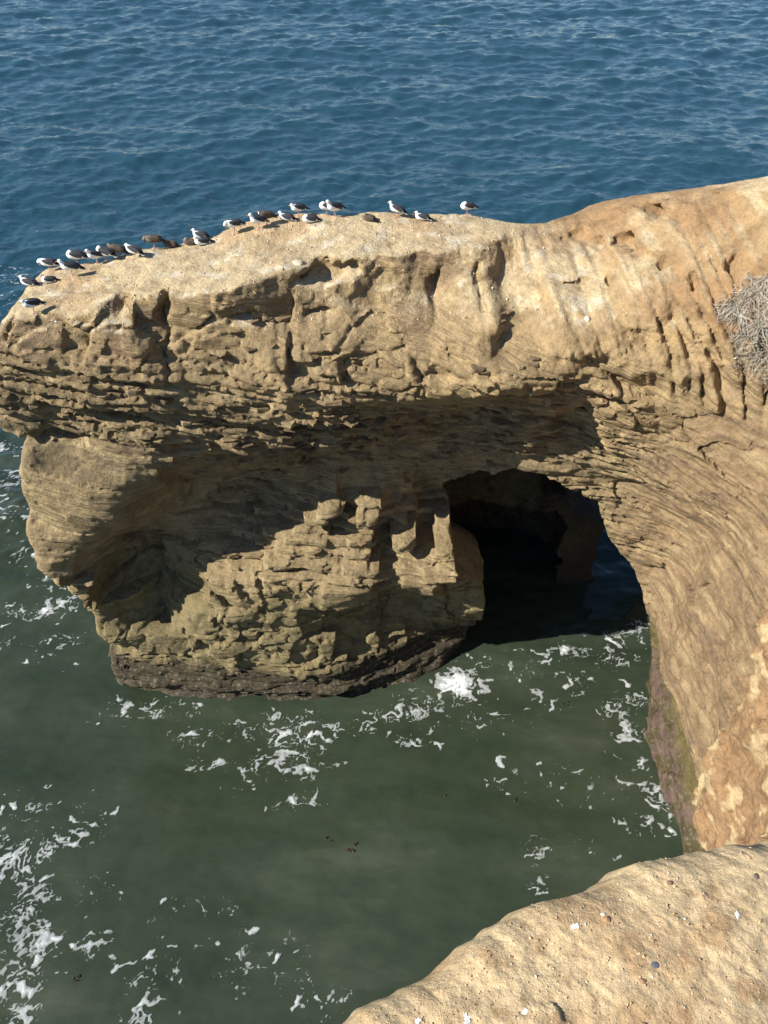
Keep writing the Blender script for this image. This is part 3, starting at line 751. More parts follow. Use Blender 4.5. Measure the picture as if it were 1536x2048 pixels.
def foam_sheet(x0, x1, y0, y1, h, cond, lift):
    gx_ = np.arange(x0, x1, h); gy_ = np.arange(y0, y1, h)
    X, Y = np.meshgrid(gx_, gy_, indexing='ij')
    d = foam_density(X, Y) * cond(X, Y)
    wX = X + 0.5 * fbm(X * 0.8, Y * 0.9 + 13, o=4, gain=.6); wY = Y + 0.4 * fbm(X * 0.8 + 31, Y * 0.9, o=4, gain=.6)
    r1 = 1 - 6.5 * np.abs(fbm(wX * 1.15, wY * 1.6, o=2))
    r2 = 1 - 5.5 * np.abs(fbm(wX * 2.9 + 7, wY * 4.2, o=2))
    blot = fbm(X * 0.55 + 9, Y * 0.8, o=3)
    spk = fbm(X * 3.2, Y * 5.0 + 3, o=3)
    r3 = 1 - 5.0 * np.abs(fbm(wX * 5.5 + 3, wY * 7.5, o=2))
    blob = 1.9 * fbm(wX * 2.0 + 40, wY * 3.0, o=2) - 0.1
    rr = np.maximum(np.maximum(r1, 0.8 * r2), blob)
    f = 0.78 * np.where(d > 1.0, d * 1.3, d) - 0.90 + 0.80 * np.maximum(rr, -0.6) + 0.27 * blot + 0.16 * spk
    f = np.where(d > 0.12, f - 0.03, -1)
    keep = (f[:-1, :-1] > -0.02) | (f[1:, 1:] > -0.02) | (f[1:, :-1] > -0.02) | (f[:-1, 1:] > -0.02)
    Z = sea_height(X, Y) + lift + 0.03 * np.clip(f, 0, 1)
    n_ = len(gy_)
    q = np.argwhere(keep); b = q[:, 0] * n_ + q[:, 1]
    Qf = np.stack([b, b + n_, b + n_ + 1, b + 1], 1)
    used, inv = np.unique(Qf, return_inverse=True)
    Vf = np.stack([X, Y, Z], -1).reshape(-1, 3)[used]
    return Vf, inv.reshape(-1, 4), f.ravel()[used]

def foam_material():
    k = NT('foam')
    pos = k.n('ShaderNodeTexCoord').outputs['Object']
    a = k.n('ShaderNodeAttribute', attribute_name='foam').outputs['Fac']
    n = k.noise(pos, 7.0, 5, 0.6)
    al = k.math('ADD', a, k.math('MULTIPLY', k.math('SUBTRACT', n, 0.5), 0.4))
    alpha = k.ramp(al, [(0.0, 0.0), (0.10, 0.26), (0.35, 0.42), (0.7, 0.62), (1.0, 0.9)])
    k.b.inputs['Base Color'].default_value = (0.72, 0.76, 0.76, 1); k.b.inputs['Roughness'].default_value = 0.8
    k.l(alpha, k.b.inputs['Alpha'])
    bp = k.n('ShaderNodeBump'); bp.inputs['Strength'].default_value = 0.5; bp.inputs['Distance'].default_value = 0.05
    k.l(n, bp.inputs['Height']); k.l(bp.outputs[0], k.b.inputs['Normal'])
    return k.m
M_foam = foam_material()
parts = [foam_sheet(-15, 11.5, 2.5, 20, 0.035, lambda X, Y: 1.0, 0.02),
         foam_sheet(-26, 2, 20, 48, 0.09, lambda X, Y: 1.0, 0.04)]
n0 = len(parts[0][0])
foam = mesh_np('sea_foam', np.concatenate([q[0] for q in parts]), np.concatenate([parts[0][1], parts[1][1] + n0]), M_foam,
               attrs={'foam': np.concatenate([q[2] for q in parts])})
tag(foam, 'white lacy foam drifting on the green water round the rock', kind='stuff')

# ------------------------------------------------------------------ ray casts on the rock
bpy.context.view_layer.update()
def cast(o, org, d):
    ok, loc, nor, _ = o.ray_cast(Vector(org), Vector(d).normalized())
    if not ok: return None, None
    if nor.dot(Vector(d)) > 0: nor = -nor
    return loc, nor
def hit(u, v, o=None):
    return cast(o or headland, (0, 0, CAM_H), ray(u, v))
def ground(x, y, o=None):
    return cast(o or headland, (x, y, 19.9), (0, 0, -1))

# ------------------------------------------------------------------ flat slabs standing proud of the flaggy beds
M_slab = rock_material('flagstone', 1.6)
def slab_mesh(seed):
    r = random.Random(seed)
    n = r.randint(6, 8)
    pts = []
    for i in range(n):
        a = 2 * math.pi * (i + r.uniform(-.25, .25)) / n
        pts.append((0.5 * math.cos(a) * r.uniform(.8, 1.1), 0.5 * math.sin(a) * r.uniform(.75, 1.1)))
    Vv = []
    for zz, sc in ((-0.5, .9), (-0.25, 1.0), (0.3, .99), (0.5, .9)):
        Vv += [(px * sc + r.uniform(-.03, .03), py * sc + r.uniform(-.03, .03), zz + r.uniform(-.12, .12)) for px, py in pts]
    fs = []
    for k in range(3):
        for i in range(n):
            j = (i + 1) % n
            fs.append((k * n + i, k * n + j, (k + 1) * n + j, (k + 1) * n + i))
    fs.append(tuple(range(n))[::-1]); fs.append(tuple(3 * n + i for i in range(n)))
    me = bpy.data.meshes.new('rock_slab'); me.from_pydata(Vv, [], fs); me.update()
    me.materials.append(M_slab)
    return me
SLABS = []
tones = [(.19, .14, .08), (.24, .175, .1), (.155, .117, .07), (.33, .255, .145), (.25, .185, .1), (.27, .2, .115)]
for kk in range(18):
    me = slab_mesh(kk)
    for nm, v in (('lam', 0.55), ('wet', 0.0), ('bed', kk * 1.7)):
        at = me.attributes.new(nm, 'FLOAT', 'POINT'); at.data.foreach_set('value', [v] * len(me.vertices))
    at = me.attributes.new('Col', 'FLOAT_COLOR', 'POINT'); at.data.foreach_set('color', [*tones[kk % 6], 1.0] * len(me.vertices))
    SLABS.append(me)
# regions of the photograph where the thin beds break into slabs: u0, v0, u1, v1, how many, size
REG = [(60, 775, 420, 850, 26, .5), (420, 770, 800, 870, 62, .55), (440, 830, 800, 960, 52, .5), (880, 840, 1020, 900, 10, .5), (600, 985, 740, 1110, 18, .55), (740, 1060, 905, 1135, 26, .5),
       (450, 1080, 760, 1150, 20, .6), (880, 880, 1060, 930, 14, .5), (1040, 760, 1300, 840, 22, .5), (990, 600, 1080, 740, 18, .4), (430, 600, 660, 700, 16, .4), (930, 720, 1080, 745, 9, .4),
       (300, 830, 520, 900, 18, .45)]
rs = random.Random(5); cnt = 0
for u0, v0, u1, v1, n, size in REG:
    for _ in range(n):
        u, v = rs.uniform(u0, u1), rs.uniform(v0, v1)
        loc, nor = hit(u, v)
        if loc is None or loc.y > 19 or nor.z > 0.8: continue
        o = bpy.data.objects.new('rock_slab', rs.choice(SLABS)); C.objects.link(o)
        far = 430 < u < 900 and 800 < v < 1040
        w = size * rs.uniform(.5, 1.5) * (1.25 if far else 1); th = rs.uniform(.04, .13) * (1.6 if rs.random() < .12 else 1)
        dp = rs.uniform(.5, 1.05) if far else rs.uniform(.35, .6)
        hor = Vector((nor.x, nor.y, 0)).normalized() if abs(nor.z) < .97 else Vector((0, -1, 0))
        o.scale = (w, dp, th)
        yaw = math.atan2(hor.y, hor.x) + math.pi / 2 + rs.uniform(-.25, .25)
        o.rotation_euler = (rs.uniform(-.08, .08), R(8) * sstep(5, 11, loc.z) + rs.uniform(-.05, .05), yaw)
        o.location = loc - hor * (dp * rs.uniform(.22, .42))
        o.parent = headland
        cnt += 1

# ------------------------------------------------------------------ gulls
def attr_mat(name, rough):
    k = NT(name); k.b.inputs['Roughness'].default_value = rough; k.b.inputs['Specular IOR Level'].default_value = 0.2
    col = k.n('ShaderNodeAttribute', attribute_name='Col').outputs['Color']
    pos = k.n('ShaderNodeTexCoord').outputs['Object']
    n = k.noise(pos, 45, 4, .6)
    k.l(k.mul(col, k.ramp(n, [(0.3, (0.82, 0.82, 0.82)), (0.7, (1.1, 1.1, 1.1))])), k.b.inputs['Base Color'])
    return k.m
M_feather = attr_mat('feathers', 0.75)
M_beak = plain('beak_yellow', (0.62, 0.36, 0.06), 0.4)
M_dbeak = plain('beak_dark', (0.05, 0.04, 0.035), 0.4)
M_leg = plain('leg_pink', (0.55, 0.32, 0.27), 0.6)
M_eye = plain('eye_dark', (0.01, 0.01, 0.01), 0.1)

def cap(P, a, b, ra, rb):
    a = np.array(a); b = np.array(b); d = b - a
    t = np.clip(((P - a) @ d) / (d @ d), 0, 1)
    return np.linalg.norm(P - a - t[..., None] * d, axis=-1) - (ra + (rb - ra) * t)
def ell(P, c, r, pitch=0.0):
    q = P - np.array(c); cp, sp = math.cos(pitch), math.sin(pitch)
    q = np.stack([q[..., 0] * cp + q[..., 2] * sp, q[..., 1], -q[..., 0] * sp + q[..., 2] * cp], -1)
    return (np.linalg.norm(q / np.array(r), axis=-1) - 1) * min(r)

def grid_pts(lo, hi, h):
    a = [np.arange(l, u, h) for l, u in zip(lo, hi)]
    return np.stack(np.meshgrid(*a, indexing='ij'), -1)

POSES = {  # body height, pitch, neck base, neck end, head, beak direction
    'tall': (.235, .24, (.13, 0, .28), (.175, 0, .375), (.19, 0, .40), (1, 0, -.12)),
    'hunched': (.235, .16, (.12, 0, .28), (.155, 0, .315), (.175, 0, .335), (1, 0, -.15)),
    'tucked': (.24, .10, (.12, 0, .29), (.10, .02, .335), (.075, .04, .345), (-1, .25, -.35)),
    'preening': (.245, .05, (.14, 0, .29), (.20, .02, .31), (.225, .03, .275), (-.2, .1, -1)),
    'sitting': (.098, .06, (.12, 0, .15), (.15, 0, .20), (.165, 0, .222), (1, 0, -.1)),
    'resting': (.098, .04, (.11, 0, .15), (.10, .02, .19), (.07, .035, .20), (-1, .25, -.3)),
}
def gull_parts(pose, young):
    bh, pit, nb_, ne, hd, bd = POSES[pose]
    G = grid_pts((-.42, -.16, -.02), (.34, .16, .50), 0.0105)
    k = .035
    f = ell(G, (0, 0, bh), (.185, .086, .088), pit)
    f = smin(f, ell(G, (.085, 0, bh + .012), (.095, .08, .084), .3), k)
    f = smin(f, cap(G, (-.08, 0, bh - .004), (-.25, 0, bh - .045 * (1 + pit * 3)), .066, .022), k)
    f = smin(f, cap(G, nb_, ne, .060, .043), k)
    f = smin(f, ell(G, hd, (.050, .040, .042)), .022)
    if pose in ('sitting', 'resting'): f = np.maximum(f, -(G[..., 2] - 0.0))
    Vb, Qb = surface_nets(-f, (-.42, -.16, -.02), 0.0105)
    # tail fan
    ca, sa = math.cos(pit), math.sin(pit)
    parts = {}
    if young:
        base = np.array([.135, .108, .082]); m = fbm(Vb[:, 0] * 26, Vb[:, 1] * 26, Vb[:, 2] * 26, o=2)
        cb = base * (1 + .5 * m)[:, None]
        cb = lerp(cb, [.26, .22, .18], .5 * sstep(hd[2] - .06, hd[2], Vb[:, 2]))
    else:
        cb = np.tile([.86, .86, .84], (len(Vb), 1))
        m = fbm(Vb[:, 0] * 30, Vb[:, 1] * 30, Vb[:, 2] * 30, o=2)
        cb = lerp(cb, [.55, .52, .48], .35 * sstep(hd[2] - .05, hd[2] + .02, Vb[:, 2]) * sstep(0, .5, m))
    parts['body'] = mesh_np('body', Vb, Qb[:, ::1], M_feather, attrs={'Col': np.clip(cb, 0, 1)}, link=False)
    for side in (1, -1):
        f = ell(G, (-.055, side * .060, bh + .030), (.185, .034, .066), pit * 1.1)
        f = smin(f, ell(G, (-.045, side * .026, bh + .070), (.135, .040, .024), pit * 1.1), .03)
        f = smin(f, cap(G, (-.15, side * .046, bh + .012 - .10 * pit), (-.36, side * .010, bh - .012 - .34 * pit), .036, .008), .03)
        f = np.maximum(f, -side * G[..., 1] - 0.001)
        Vw, Qw = surface_nets(-f, (-.42, -.16, -.02), 0.0105)
        xx_ = Vw[:, 0]
        if young:
            cw = np.array([.085, .066, .048]) * (1 + .6 * fbm(Vw[:, 0] * 30, Vw[:, 1] * 30, Vw[:, 2] * 30, o=2))[:, None]
            cw = lerp(cw, [.03, .025, .022], sstep(-.2, -.26, xx_))
        else:
            cw = np.tile([.045, .047, .053], (len(Vw), 1))
            cw = lerp(cw, [.75, .75, .74], ((xx_ < -.185) & (xx_ > -.225)) * sstep(0, .01, bh + .012 - .75 * pit * .3 - Vw[:, 2] + .02))
            cw = lerp(cw, [.014, .014, .016], sstep(-.225, -.26, xx_))
        parts['wing%d' % side] = mesh_np('wing', Vw, Qw, M_feather, attrs={'Col': np.clip(cw, 0, 1)}, link=False)
    # tail: a thin fan
    zt_ = bh - .03 - .045 * pit * 3
    tv_ = [(-.20, .028, zt_ + .02), (-.20, -.028, zt_ + .02), (-.325, -.042, zt_ - .03 - .1 * pit), (-.335, 0, zt_ - .032 - .1 * pit), (-.325, .042, zt_ - .03 - .1 * pit)]
    tv_ += [(a, b, c - .012) for a, b, c in tv_]
    me = bpy.data.meshes.new('tail'); me.from_pydata(tv_, [], [(0, 4, 3, 2, 1), (5, 6, 7, 8, 9), (0, 1, 6, 5), (1, 2, 7, 6), (2, 3, 8, 7), (3, 4, 9, 8), (4, 0, 5, 9)]); me.update()
    at = me.attributes.new('Col', 'FLOAT_COLOR', 'POINT'); at.data.foreach_set('color', [*((.05, .042, .035) if young else (.72, .72, .70)), 1.0] * 10)
    me.materials.append(M_feather); parts['tail'] = me
    # beak: tapered, slightly hooked
    d = Vector(bd).normalized(); sidev = d.cross(Vector((0, 0, 1))).normalized() if abs(d.z) < .95 else Vector((0, 1, 0)); upv = sidev.cross(d)
    h0 = Vector(hd) + d * .036
    vv, ff = [], []
    for t, r in ((0, .014), (.028, .012), (.05, .011), (.064, .003)):
        c = h0 + d * t - upv * (.004 if t > .06 else 0)
        vv += [c + sidev * r * .6 * math.cos(a) + upv * r * math.sin(a) for a in [i * math.pi / 3 for i in range(6)]]
    for q in range(3):
        for i in range(6): ff.append((q * 6 + i, q * 6 + (i + 1) % 6, q * 6 + 6 + (i + 1) % 6, q * 6 + 6 + i))
    ff.append((18, 19, 20, 21, 22, 23))
    me = bpy.data.meshes.new('beak'); me.from_pydata([tuple(v) for v in vv], [], ff); me.update(); me.materials.append(M_dbeak if young else M_beak); parts['beak'] = me
    for side in (1, -1):
        c = Vector(hd) + d * .022 + sidev * side * .033 + upv * .008
        vv = [tuple(c + Vector(v) * .007) for v in ((1, 0, 0), (-1, 0, 0), (0, 1, 0), (0, -1, 0), (0, 0, 1), (0, 0, -1))]
        me = bpy.data.meshes.new('eye'); me.from_pydata(vv, [], [(0, 2, 4), (2, 1, 4), (1, 3, 4), (3, 0, 4), (2, 0, 5), (1, 2, 5), (3, 1, 5), (0, 3, 5)]); me.update(); me.materials.append(M_eye)
        parts['eye%d' % side] = me
    if pose not in ('sitting', 'resting'):
        for side in (1, -1):
            vv, ff = [], []
            for (x_, z_, r) in ((-.012, bh - .055, .013), (-.015, .10, .0075), (-.004, .085, .008), (0.0, .008, .0065)):
                vv += [(x_ + r * math.cos(a), side * .034 + r * math.sin(a), z_) for a in [i * math.pi / 3 for i in range(6)]]
            for q in range(3):
                for i in range(6): ff.append((q * 6 + i, q * 6 + 6 + i, q * 6 + 6 + (i + 1) % 6, q * 6 + (i + 1) % 6))
            me = bpy.data.meshes.new('leg'); me.from_pydata(vv, [], ff); me.update(); me.materials.append(M_leg); parts['leg%d' % side] = me
            y0_ = side * .034
            fv = [(-.018, y0_, .014), (.055, y0_ - .032, .004), (.066, y0_, .004), (.055, y0_ + .032, .004)]; fv += [(a, b, c - .012) for a, b, c in fv]
            me = bpy.data.meshes.new('foot'); me.from_pydata(fv, [], [(0, 1, 2), (0, 2, 3), (4, 6, 5), (4, 7, 6), (0, 4, 5, 1), (1, 5, 6, 2), (2, 6, 7, 3), (3, 7, 4, 0)]); me.update(); me.materials.append(M_leg); parts['foot%d' % side] = me
    return parts

PROTO = {}
def build_gull(pose, young):
    root = bpy.data.objects.new('gull', None); C.objects.link(root); root.empty_display_size = .1
    root['category'] = 'gull'
    P = gull_parts(pose, young)
    ob = {}
    for k in ('body', 'wing1', 'wing-1', 'tail', 'beak', 'leg1', 'leg-1'):
        if k in P:
            o = bpy.data.objects.new(k.rstrip('-1'), P[k]); C.objects.link(o); o.parent = root; ob[k] = o
    for k, par in (('eye1', 'body'), ('eye-1', 'body'), ('foot1', 'leg1'), ('foot-1', 'leg-1')):
        if k in P:
            o = bpy.data.objects.new(k.rstrip('-1'), P[k]); C.objects.link(o); o.parent = ob[par]
    return root
def copy_tree(o, parent=None):
    c = o.copy(); C.objects.link(c)
    c.parent = parent
    for ch in o.children: copy_tree(ch, c)
    return c

# feet on the photograph, pose, young, turn (0 faces the open right, 180 the left end), size, label
GULLS = [
 (58, 549, 'sitting', 0, 190, 1.0, 'white and slate gull lying at the far left tip of the rock'),
 (101, 543, 'preening', 0, 200, 1.0, 'slate-backed gull bending its head to its breast, second from the left tip'),
 (145, 552, 'tall', 0, 205, 1.08, 'slim upright gull near the left tip with its shadow on bare rock'),
 (155, 522, 'tucked', 0, 190, 1.1, 'broad white gull with head drawn in, behind the slim upright one'),
 (195, 527, 'tall', 0, 200, 1.0, 'upright gull in front of the fluffed gull, casting a long thin shadow'),
 (213, 503, 'tucked', 0, 185, 1.12, 'fluffed white gull hiding its bill, half in front of a mottled young gull'),
 (236, 499, 'hunched', 1, 190, 1.0, 'mottled young gull standing half hidden behind the fluffed white gull'),
 (270, 517, 'hunched', 0, 135, 1.02, 'gull seen from behind with its broad grey back turned to us'),
 (98, 566, 'resting', 0, 200, .85, 'small white gull lying low in a hollow below the row at the left end'),
 (68, 625, 'hunched', 0, 215, 1.0, 'lone gull standing nearest to us on the left brow of the rock'),
 (309, 495, 'preening', 1, 195, 1.0, 'brown young gull standing at the edge beside a lying brown gull'),
 (340, 483, 'resting', 1, 180, .95, 'brown young gull lying on the sea edge, right of a standing brown one'),
 (380, 490, 'resting', 1, 190, .9, 'brown young gull lying next to a lying white gull'),
 (405, 490, 'sitting', 0, 190, 1.0, 'white gull lying beside a brown young gull in the middle of the sea edge'),
 (400, 472, 'sitting', 0, 180, .95, 'gull lying on the rim behind the white and brown lying pair'),
 (469, 467, 'preening', 0, 190, 1.05, 'gull with lowered head standing on the step of the sea edge'),
 (517, 457, 'tall', 0, 185, 1.0, 'upright gull standing in front of a darker hunched gull on the sea edge'),
 (533, 448, 'hunched', 1, 185, 1.0, 'dusky gull standing hunched behind an upright white one'),
 (572, 441, 'sitting', 0, 185, .95, 'gull lying low on the rim beneath a standing one'),
 (597, 433, 'hunched', 0, 190, 1.0, 'gull standing on the skyline just above two lying gulls'),
 (619, 445, 'resting', 0, 190, 1.0, 'gull lying with tucked bill in front of the skyline pair'),
 (653, 428, 'tucked', 0, 190, .98, 'round white gull with its head drawn in beside the tallest one on the skyline'),
 (670, 425, 'tall', 0, 190, 1.1, 'tallest gull, standing stretched on the highest hump of the skyline'),
 (736, 442, 'resting', 1, 180, .9, 'brown young gull lying alone on the top between the tall gull and the upright one'),
 (793, 434, 'tall', 0, 160, .95, 'slim gull standing alone on the skyline with its back half turned'),
 (843, 440, 'sitting', 0, 190, .9, 'white-headed gull lying alone on the skyline'),
 (933, 430, 'tucked', 0, 195, 1.0, 'white gull at the right end of the row with its bill in its feathers'),
]
for u, v, pose, young, yaw, size, label in GULLS:
    key = (pose, young)
    loc, nor = hit(u, v)
    if loc is None or loc.z < 12.5:
        for dv in range(2, 60, 2):
            loc, nor = hit(u, v + dv)
            if loc is not None and loc.z > 12.5: break
    if key in PROTO: g = copy_tree(PROTO[key])
    else: g = PROTO[key] = build_gull(pose, young)
    g.location = loc + Vector((0, 0, -0.004)); g.rotation_euler = (0, 0, R(yaw + (v * 37 + u * 11) % 50 - 25)); g.scale = (size * .90, size * .95, size * .95)
    g['label'] = label; g['category'] = 'gull'; g['group'] = 'gulls resting on top of the rock'

# ------------------------------------------------------------------ loose stones and scraps
def stone(name, loc, size, col, label, cat, seed, flat=0.7, group=None, yaw=0.0):
    G = grid_pts((-1.5, -1.5, -1.5), (1.5, 1.5, 1.5), .17)
    f = np.linalg.norm(G / (1, .78, flat), axis=-1) - 1 + .22 * fbm(G[..., 0] * 1.1 + seed * 7.1, G[..., 1] * 1.1, G[..., 2] * 1.1, o=2)
    Vs, Qs = surface_nets(-f * .6, (-1.5, -1.5, -1.5), .17)
    m = plain('stone_%s' % name, col, 0.85, 0.25, 40 / max(size, .01) * .1)
    o = mesh_np(name, Vs * size, Qs, m)
    o.location = loc; o.rotation_euler = (0, 0, yaw)
    return tag(o, label, cat, group)

def on(o, u, v, sink):
    loc, nor = hit(u, v, o)
    return loc - nor * sink
stone('boulder', on(headland, 598, 526, .06), .20, (.50, .40, .27), 'pale rounded boulder half sunk in the flat rock top', 'stone', 1, .6)
stone('pebble', on(headland, 1175, 638, .01), .085, (.66, .58, .44), 'pale oval pebble stuck in the slope above the arch', 'stone', 2, .9, None, 1.4)
stone('pebble', on(ledge, 1213, 1840, .002), .011, (.30, .17, .09), 'reddish brown pebble on the near ledge', 'stone', 3, .8)
stone('pebble', on(ledge, 1206, 1829, .001), .006, (.72, .68, .60), 'white angular chip touching the reddish pebble on the ledge', 'stone', 4, .7)
stone('pebble', on(ledge, 1310, 1929, .001), .011, (.10, .10, .12), 'blue-grey flat pebble in the middle of the near ledge', 'stone', 5, .35)
stone('pebble', on(ledge, 1513, 1754, .003), .012, (.13, .10, .075), 'dark stone lodged in a dent by the right edge of the ledge', 'stone', 6, .5, None, .6)
stone('pebble', on(ledge, 1340, 1765, .002), .009, (.16, .10, .06), 'small dark stone near the rim of the ledge, left of the lodged one', 'stone', 7, .7)
stone('pebble', on(ledge, 1285, 1962, .002), .009, (.26, .16, .09), 'small brown stone below the blue-grey pebble', 'stone', 8, .7)

M_chalk = plain('dropping_white', (.74, .72, .66), .9, .12, 200)
def dropping(o, u, v, size, label, seed):
    loc, nor = hit(u, v, o)
    r = random.Random(seed); n = 22
    ring = [(size * (1 + .45 * r.uniform(-1, 1)) * math.cos(2 * math.pi * i / n) * 1.4, size * (1 + .45 * r.uniform(-1, 1)) * math.sin(2 * math.pi * i / n)) for i in range(n)]
    h = size * .16
    Vd = [(a, b, 0) for a, b in ring] + [(a * .8, b * .8, h) for a, b in ring] + [(0, 0, h * 1.1)]
    fs = [(i, (i + 1) % n, n + (i + 1) % n, n + i) for i in range(n)] + [(n + i, n + (i + 1) % n, 2 * n) for i in range(n)]
    me = bpy.data.meshes.new('bird_dropping'); me.from_pydata(Vd, [], fs); me.update(); me.materials.append(M_chalk)
    ob = bpy.data.objects.new('bird_dropping', me); C.objects.link(ob)
    ob.location = loc + nor * size * .02; ob.rotation_mode = 'QUATERNION'; ob.rotation_quaternion = nor.to_track_quat('Z', 'Y')
    return tag(ob, label, 'bird dropping', 'white bird droppings on the near ledge')
dropping(ledge, 935, 2040, 0.0099, 'largest white bird dropping, at the bottom edge of the ledge', 1)
dropping(ledge, 836, 2042, 0.0062, 'white bird dropping left of the largest one by the bottom edge', 2)
dropping(ledge, 1050, 2024, 0.0062, 'white bird dropping right of the largest one near the bottom edge', 3)
dropping(ledge, 1150, 1853, 0.0074, 'white streaky bird dropping left of the reddish pebble', 4)
dropping(ledge, 1475, 1830, 0.0062, 'white bird dropping towards the right edge, below the lodged stone', 6)

# grit: countless crumbs on the ledge and on the rock top
def grit(name, pts, lo, hi, seed, mat, label):
    r = np.random.default_rng(seed)
    T4 = np.array([(1, 0, -.4), (-.5, .87, -.4), (-.5, -.87, -.4), (0, 0, .8)])
    Vg, Qg = [], []
    for i, (p_, n_) in enumerate(pts):
        s_ = lo * (hi / lo) ** (r.random() ** 2.2)
        A_ = T4 * s_ * r.uniform(.6, 1.2, (1, 3)) + r.normal(size=(4, 3)) * s_ * .15
        a = r.uniform(0, 6.28); ca, sa = math.cos(a), math.sin(a)
        A_ = np.stack([A_[:, 0] * ca - A_[:, 1] * sa, A_[:, 0] * sa + A_[:, 1] * ca, A_[:, 2]], 1)
        Vg.append(A_ + np.array(p_)); b = i * 4
        Qg += [(b, b + 1, b + 3), (b + 1, b + 2, b + 3), (b + 2, b, b + 3)]
    o = mesh_np(name, np.concatenate(Vg), np.array(Qg), mat, smooth=False)
    return tag(o, label, kind='stuff')
def grit_mat(name, stops):
    k = NT(name); gi = k.n('ShaderNodeNewGeometry'); k.l(k.ramp(gi.outputs['Random Per Island'], stops), k.b.inputs['Base Color']); k.b.inputs['Roughness'].default_value = .9
    return k.m
M_grit = grit_mat('grit', [(0, (.30, .18, .09)), (.45, (.44, .31, .17)), (.85, (.52, .41, .26)), (.985, (.62, .56, .46))])
pts = []
rg = random.Random(3)
for _ in range(3500):
    u, v = rg.uniform(680, 1600), rg.uniform(1660, 2080)
    loc, nor = hit(u, v, ledge)
    if loc is not None and nor.z > .6: pts.append((loc, nor))
grit('grit', pts, .0015, .007, 4, M_grit, 'sandy crumbs and tiny chips scattered over the near ledge')
pts = []
for _ in range(1800):
    u, v = rg.uniform(60, 1100), rg.uniform(430, 640)
    loc, nor = hit(u, v)
    if loc is not None and nor.z > .6: pts.append((loc, nor))
grit('gravel', pts, .012, .06, 6, M_grit, 'loose chips and pale flecks scattered over the rock top')

pts = []
for _ in range(500):
    gu = GULLS[rg.randrange(len(GULLS))]
    loc, nor = hit(gu[0] + rg.gauss(15, 45), gu[1] + abs(rg.gauss(4, 22)))
    if loc is not None and nor.z > .7 and loc.z > 13: pts.append((loc, nor))
grit('droppings', pts, .008, .035, 9, M_chalk, 'white droppings spattered on the rock top among the gulls')

# ------------------------------------------------------------------ dry shrub hanging on the slope
def tubes(paths, rad, sides=3):
    Vt, Qt = [], []
    for P_ in paths:
        b = len(Vt)
        for j, p_ in enumerate(P_):
            r_ = rad * (1 - .6 * j / (len(P_) - 1))
            d = (P_[min(j + 1, len(P_) - 1)] - P_[max(j - 1, 0)]).normalized()
            s1 = d.orthogonal().normalized(); s2 = d.cross(s1)
            for q in range(sides):
                a = 2 * math.pi * q / sides
                Vt.append(p_ + s1 * r_ * math.cos(a) + s2 * r_ * math.sin(a))
        for j in range(len(P_) - 1):
            for q in range(sides):
                Qt.append((b + j * sides + q, b + j * sides + (q + 1) % sides, b + (j + 1) * sides + (q + 1) % sides, b + (j + 1) * sides + q))
    return np.array([tuple(v) for v in Vt]), np.array(Qt)
POLY = [(1440, 625), (1470, 590), (1500, 560), (1540, 545), (1640, 560), (1640, 790), (1540, 775), (1505, 745), (1490, 700), (1475, 735), (1462, 735), (1470, 690), (1462, 650)]
def inside(u, v):
    c = False; n = len(POLY)
    for i in range(n):
        (x1, y1), (x2, y2) = POLY[i], POLY[i - 1]
        if (y1 > v) != (y2 > v) and u < (x2 - x1) * (v - y1) / (y2 - y1) + x1: c = not c
    return c
rt = random.Random(8)
def twig_set(n, length, rad, droop):
    out = []
    for _ in range(n * 6):
        if len(out) >= n: break
        u, v = rt.uniform(1425, 1640), rt.uniform(545, 790)
        if not inside(u, v): continue
        loc, nor = hit(u, v)
        if loc is None: continue
        d = (nor + Vector((rt.uniform(-.9, .9), rt.uniform(-.9, .9), rt.uniform(-.7, .9)))).normalized()
        p_ = loc - nor * .02; P_ = [p_.copy()]
        for j in range(6):
            p_ = p_ + d * length * rt.uniform(.6, 1.2) / 6; P_.append(p_.copy())
            d = (d + Vector((rt.uniform(-.5, .5), rt.uniform(-.5, .5), rt.uniform(-.5, .4) - droop))).normalized()
        out.append(P_)
    return out
shrub = bpy.data.objects.new('dry_shrub', None); C.objects.link(shrub)
tag(shrub, 'dry grey-white shrub hanging on the earth slope at the right edge', 'shrub')
M_twig = grit_mat('twig', [(0, (.22, .17, .12)), (.5, (.36, .315, .25)), (.9, (.48, .45, .39))])
M_leaf = grit_mat('leaf', [(0, (.20, .19, .11)), (.6, (.33, .31, .20)), (1, (.48, .45, .34))])
Vt, Qt = tubes(twig_set(2600, .17, .01, .14), .0062)
o = mesh_np('twigs', Vt, Qt, M_twig, parent=shrub); o['kind'] = 'stuff'
def drape(n_roots, n_stems):
    out = []
    roots = [(1535, 560), (1500, 585), (1470, 612), (1560, 600), (1520, 650), (1570, 660), (1535, 700), (1600, 620)][:n_roots]
    for ru, rv in roots:
        for _ in range(n_stems):
            u, v, a = ru + rt.gauss(0, 8), rv + rt.gauss(0, 8), rt.gauss(1.75, .75)
            P_ = []; lift = rt.uniform(.02, .14)
            for j in range(9):
                loc, nor = hit(u, v)
                if loc is None or (P_ and (loc - P_[-1]).length > .5): break
                P_.append(loc + nor * (lift * math.sin(min(1, j / 4) * 1.57) * rt.uniform(.8, 1.2) + .005))
                u += math.cos(a) * 8.5; v += math.sin(a) * 8.5; a += rt.gauss(0, .28)
                if not inside(u, v): a += 1.2
            if len(P_) > 4: out.append(P_)
    return out
Vt, Qt = tubes(drape(8, 42), .009, 4)
o = mesh_np('branches', Vt, Qt, M_twig, parent=shrub); o['kind'] = 'stuff'
lv, lq = [], []
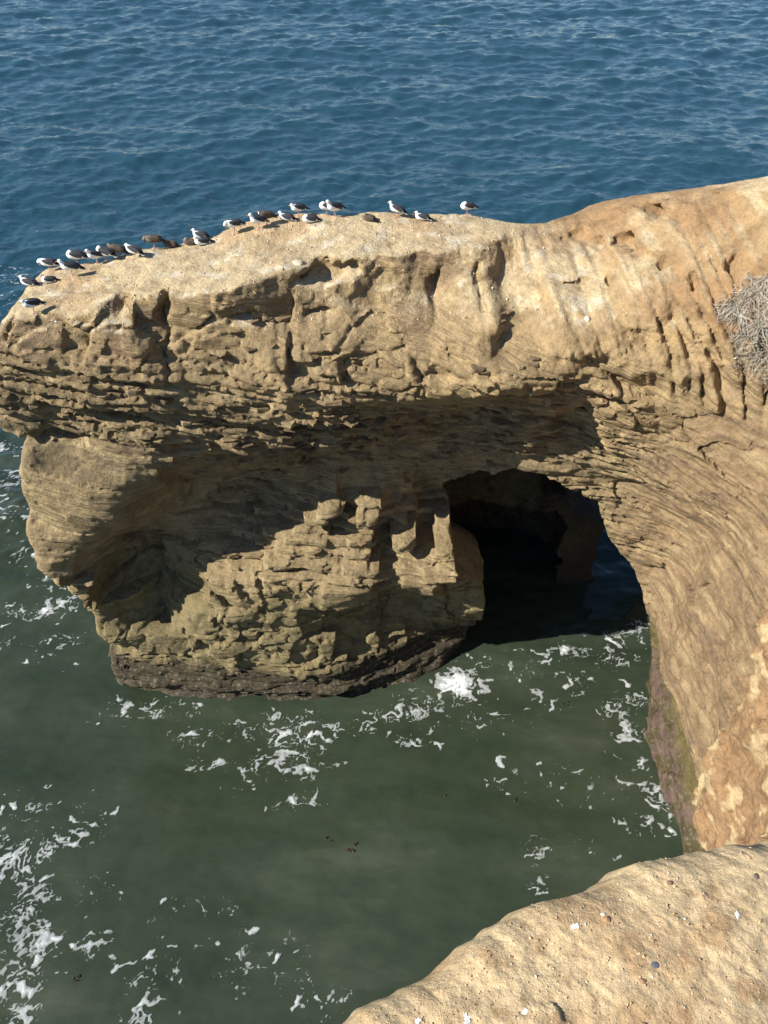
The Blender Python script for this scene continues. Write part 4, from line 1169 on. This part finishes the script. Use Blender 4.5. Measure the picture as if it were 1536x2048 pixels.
for P_ in twig_set(1400, .15, .01, .2):
    p_ = P_[rt.randint(2, 6)]
    a = Vector((rt.uniform(-1, 1), rt.uniform(-1, 1), rt.uniform(-1, 1))).normalized(); b = a.orthogonal().normalized()
    L_ = rt.uniform(.02, .05); k0 = len(lv)
    lv += [p_, p_ + a * L_ + b * L_ * .25, p_ + a * L_ * 2, p_ + a * L_ - b * L_ * .25]; lq.append((k0, k0 + 1, k0 + 2, k0 + 3))
o = mesh_np('leaves', np.array([tuple(v) for v in lv]), np.array(lq), M_leaf, smooth=False, parent=shrub); o['kind'] = 'stuff'

# ------------------------------------------------------------------ kelp scraps afloat
M_kelp = plain('kelp', (.035, .022, .012), .35)
def kelp(u, v, n, length, label, seed):
    length *= .3
    r = random.Random(seed); c = at_z(u, v, 0); Vk, Qk = [], []
    for _ in range(n):
        a = r.uniform(0, 6.28); p_ = Vector((r.uniform(-.12, .12), r.uniform(-.12, .12), 0)); b = len(Vk); w = r.uniform(.02, .045)
        for j in range(7):
            d = Vector((math.cos(a), math.sin(a), 0)); s_ = Vector((-d.y, d.x, 0)); ww = w * (1 - .8 * j / 6)
            zz = float(sea_height(np.array([c[0] + p_.x]), np.array([c[1] + p_.y]))[0]) + .025
            for sg, dz in ((1, 0), (0, .012), (-1, 0)):
                Vk.append((p_.x + s_.x * ww * sg, p_.y + s_.y * ww * sg, zz + dz))
            p_ = p_ + d * length / 6; a += r.uniform(-.5, .5)
        for j in range(6):
            for q in (0, 1): Qk.append((b + j * 3 + q, b + j * 3 + q + 1, b + j * 3 + q + 4, b + j * 3 + q + 3))
    o = mesh_np('kelp_scrap', np.array(Vk), np.array(Qk), M_kelp); o.location = (c[0], c[1], 0)
    return tag(o, label, 'seaweed', 'kelp scraps floating in the cove')
kelp(705, 1695, 6, .38, 'largest dark kelp scrap, floating in the open middle of the cove', 1)
kelp(655, 1674, 3, .18, 'little kelp scrap left of the largest one', 2)
kelp(1027, 1598, 3, .22, 'reddish dark kelp scrap between the middle and the right wall', 3)
kelp(1132, 1408, 4, .24, 'dark kelp scrap floating in front of the arch', 4)
kelp(152, 1957, 4, .24, 'dark kelp scrap among the foam at the bottom left', 5)
kelp(885, 1590, 2, .14, 'tiny kelp thread in the centre of the green water', 6)
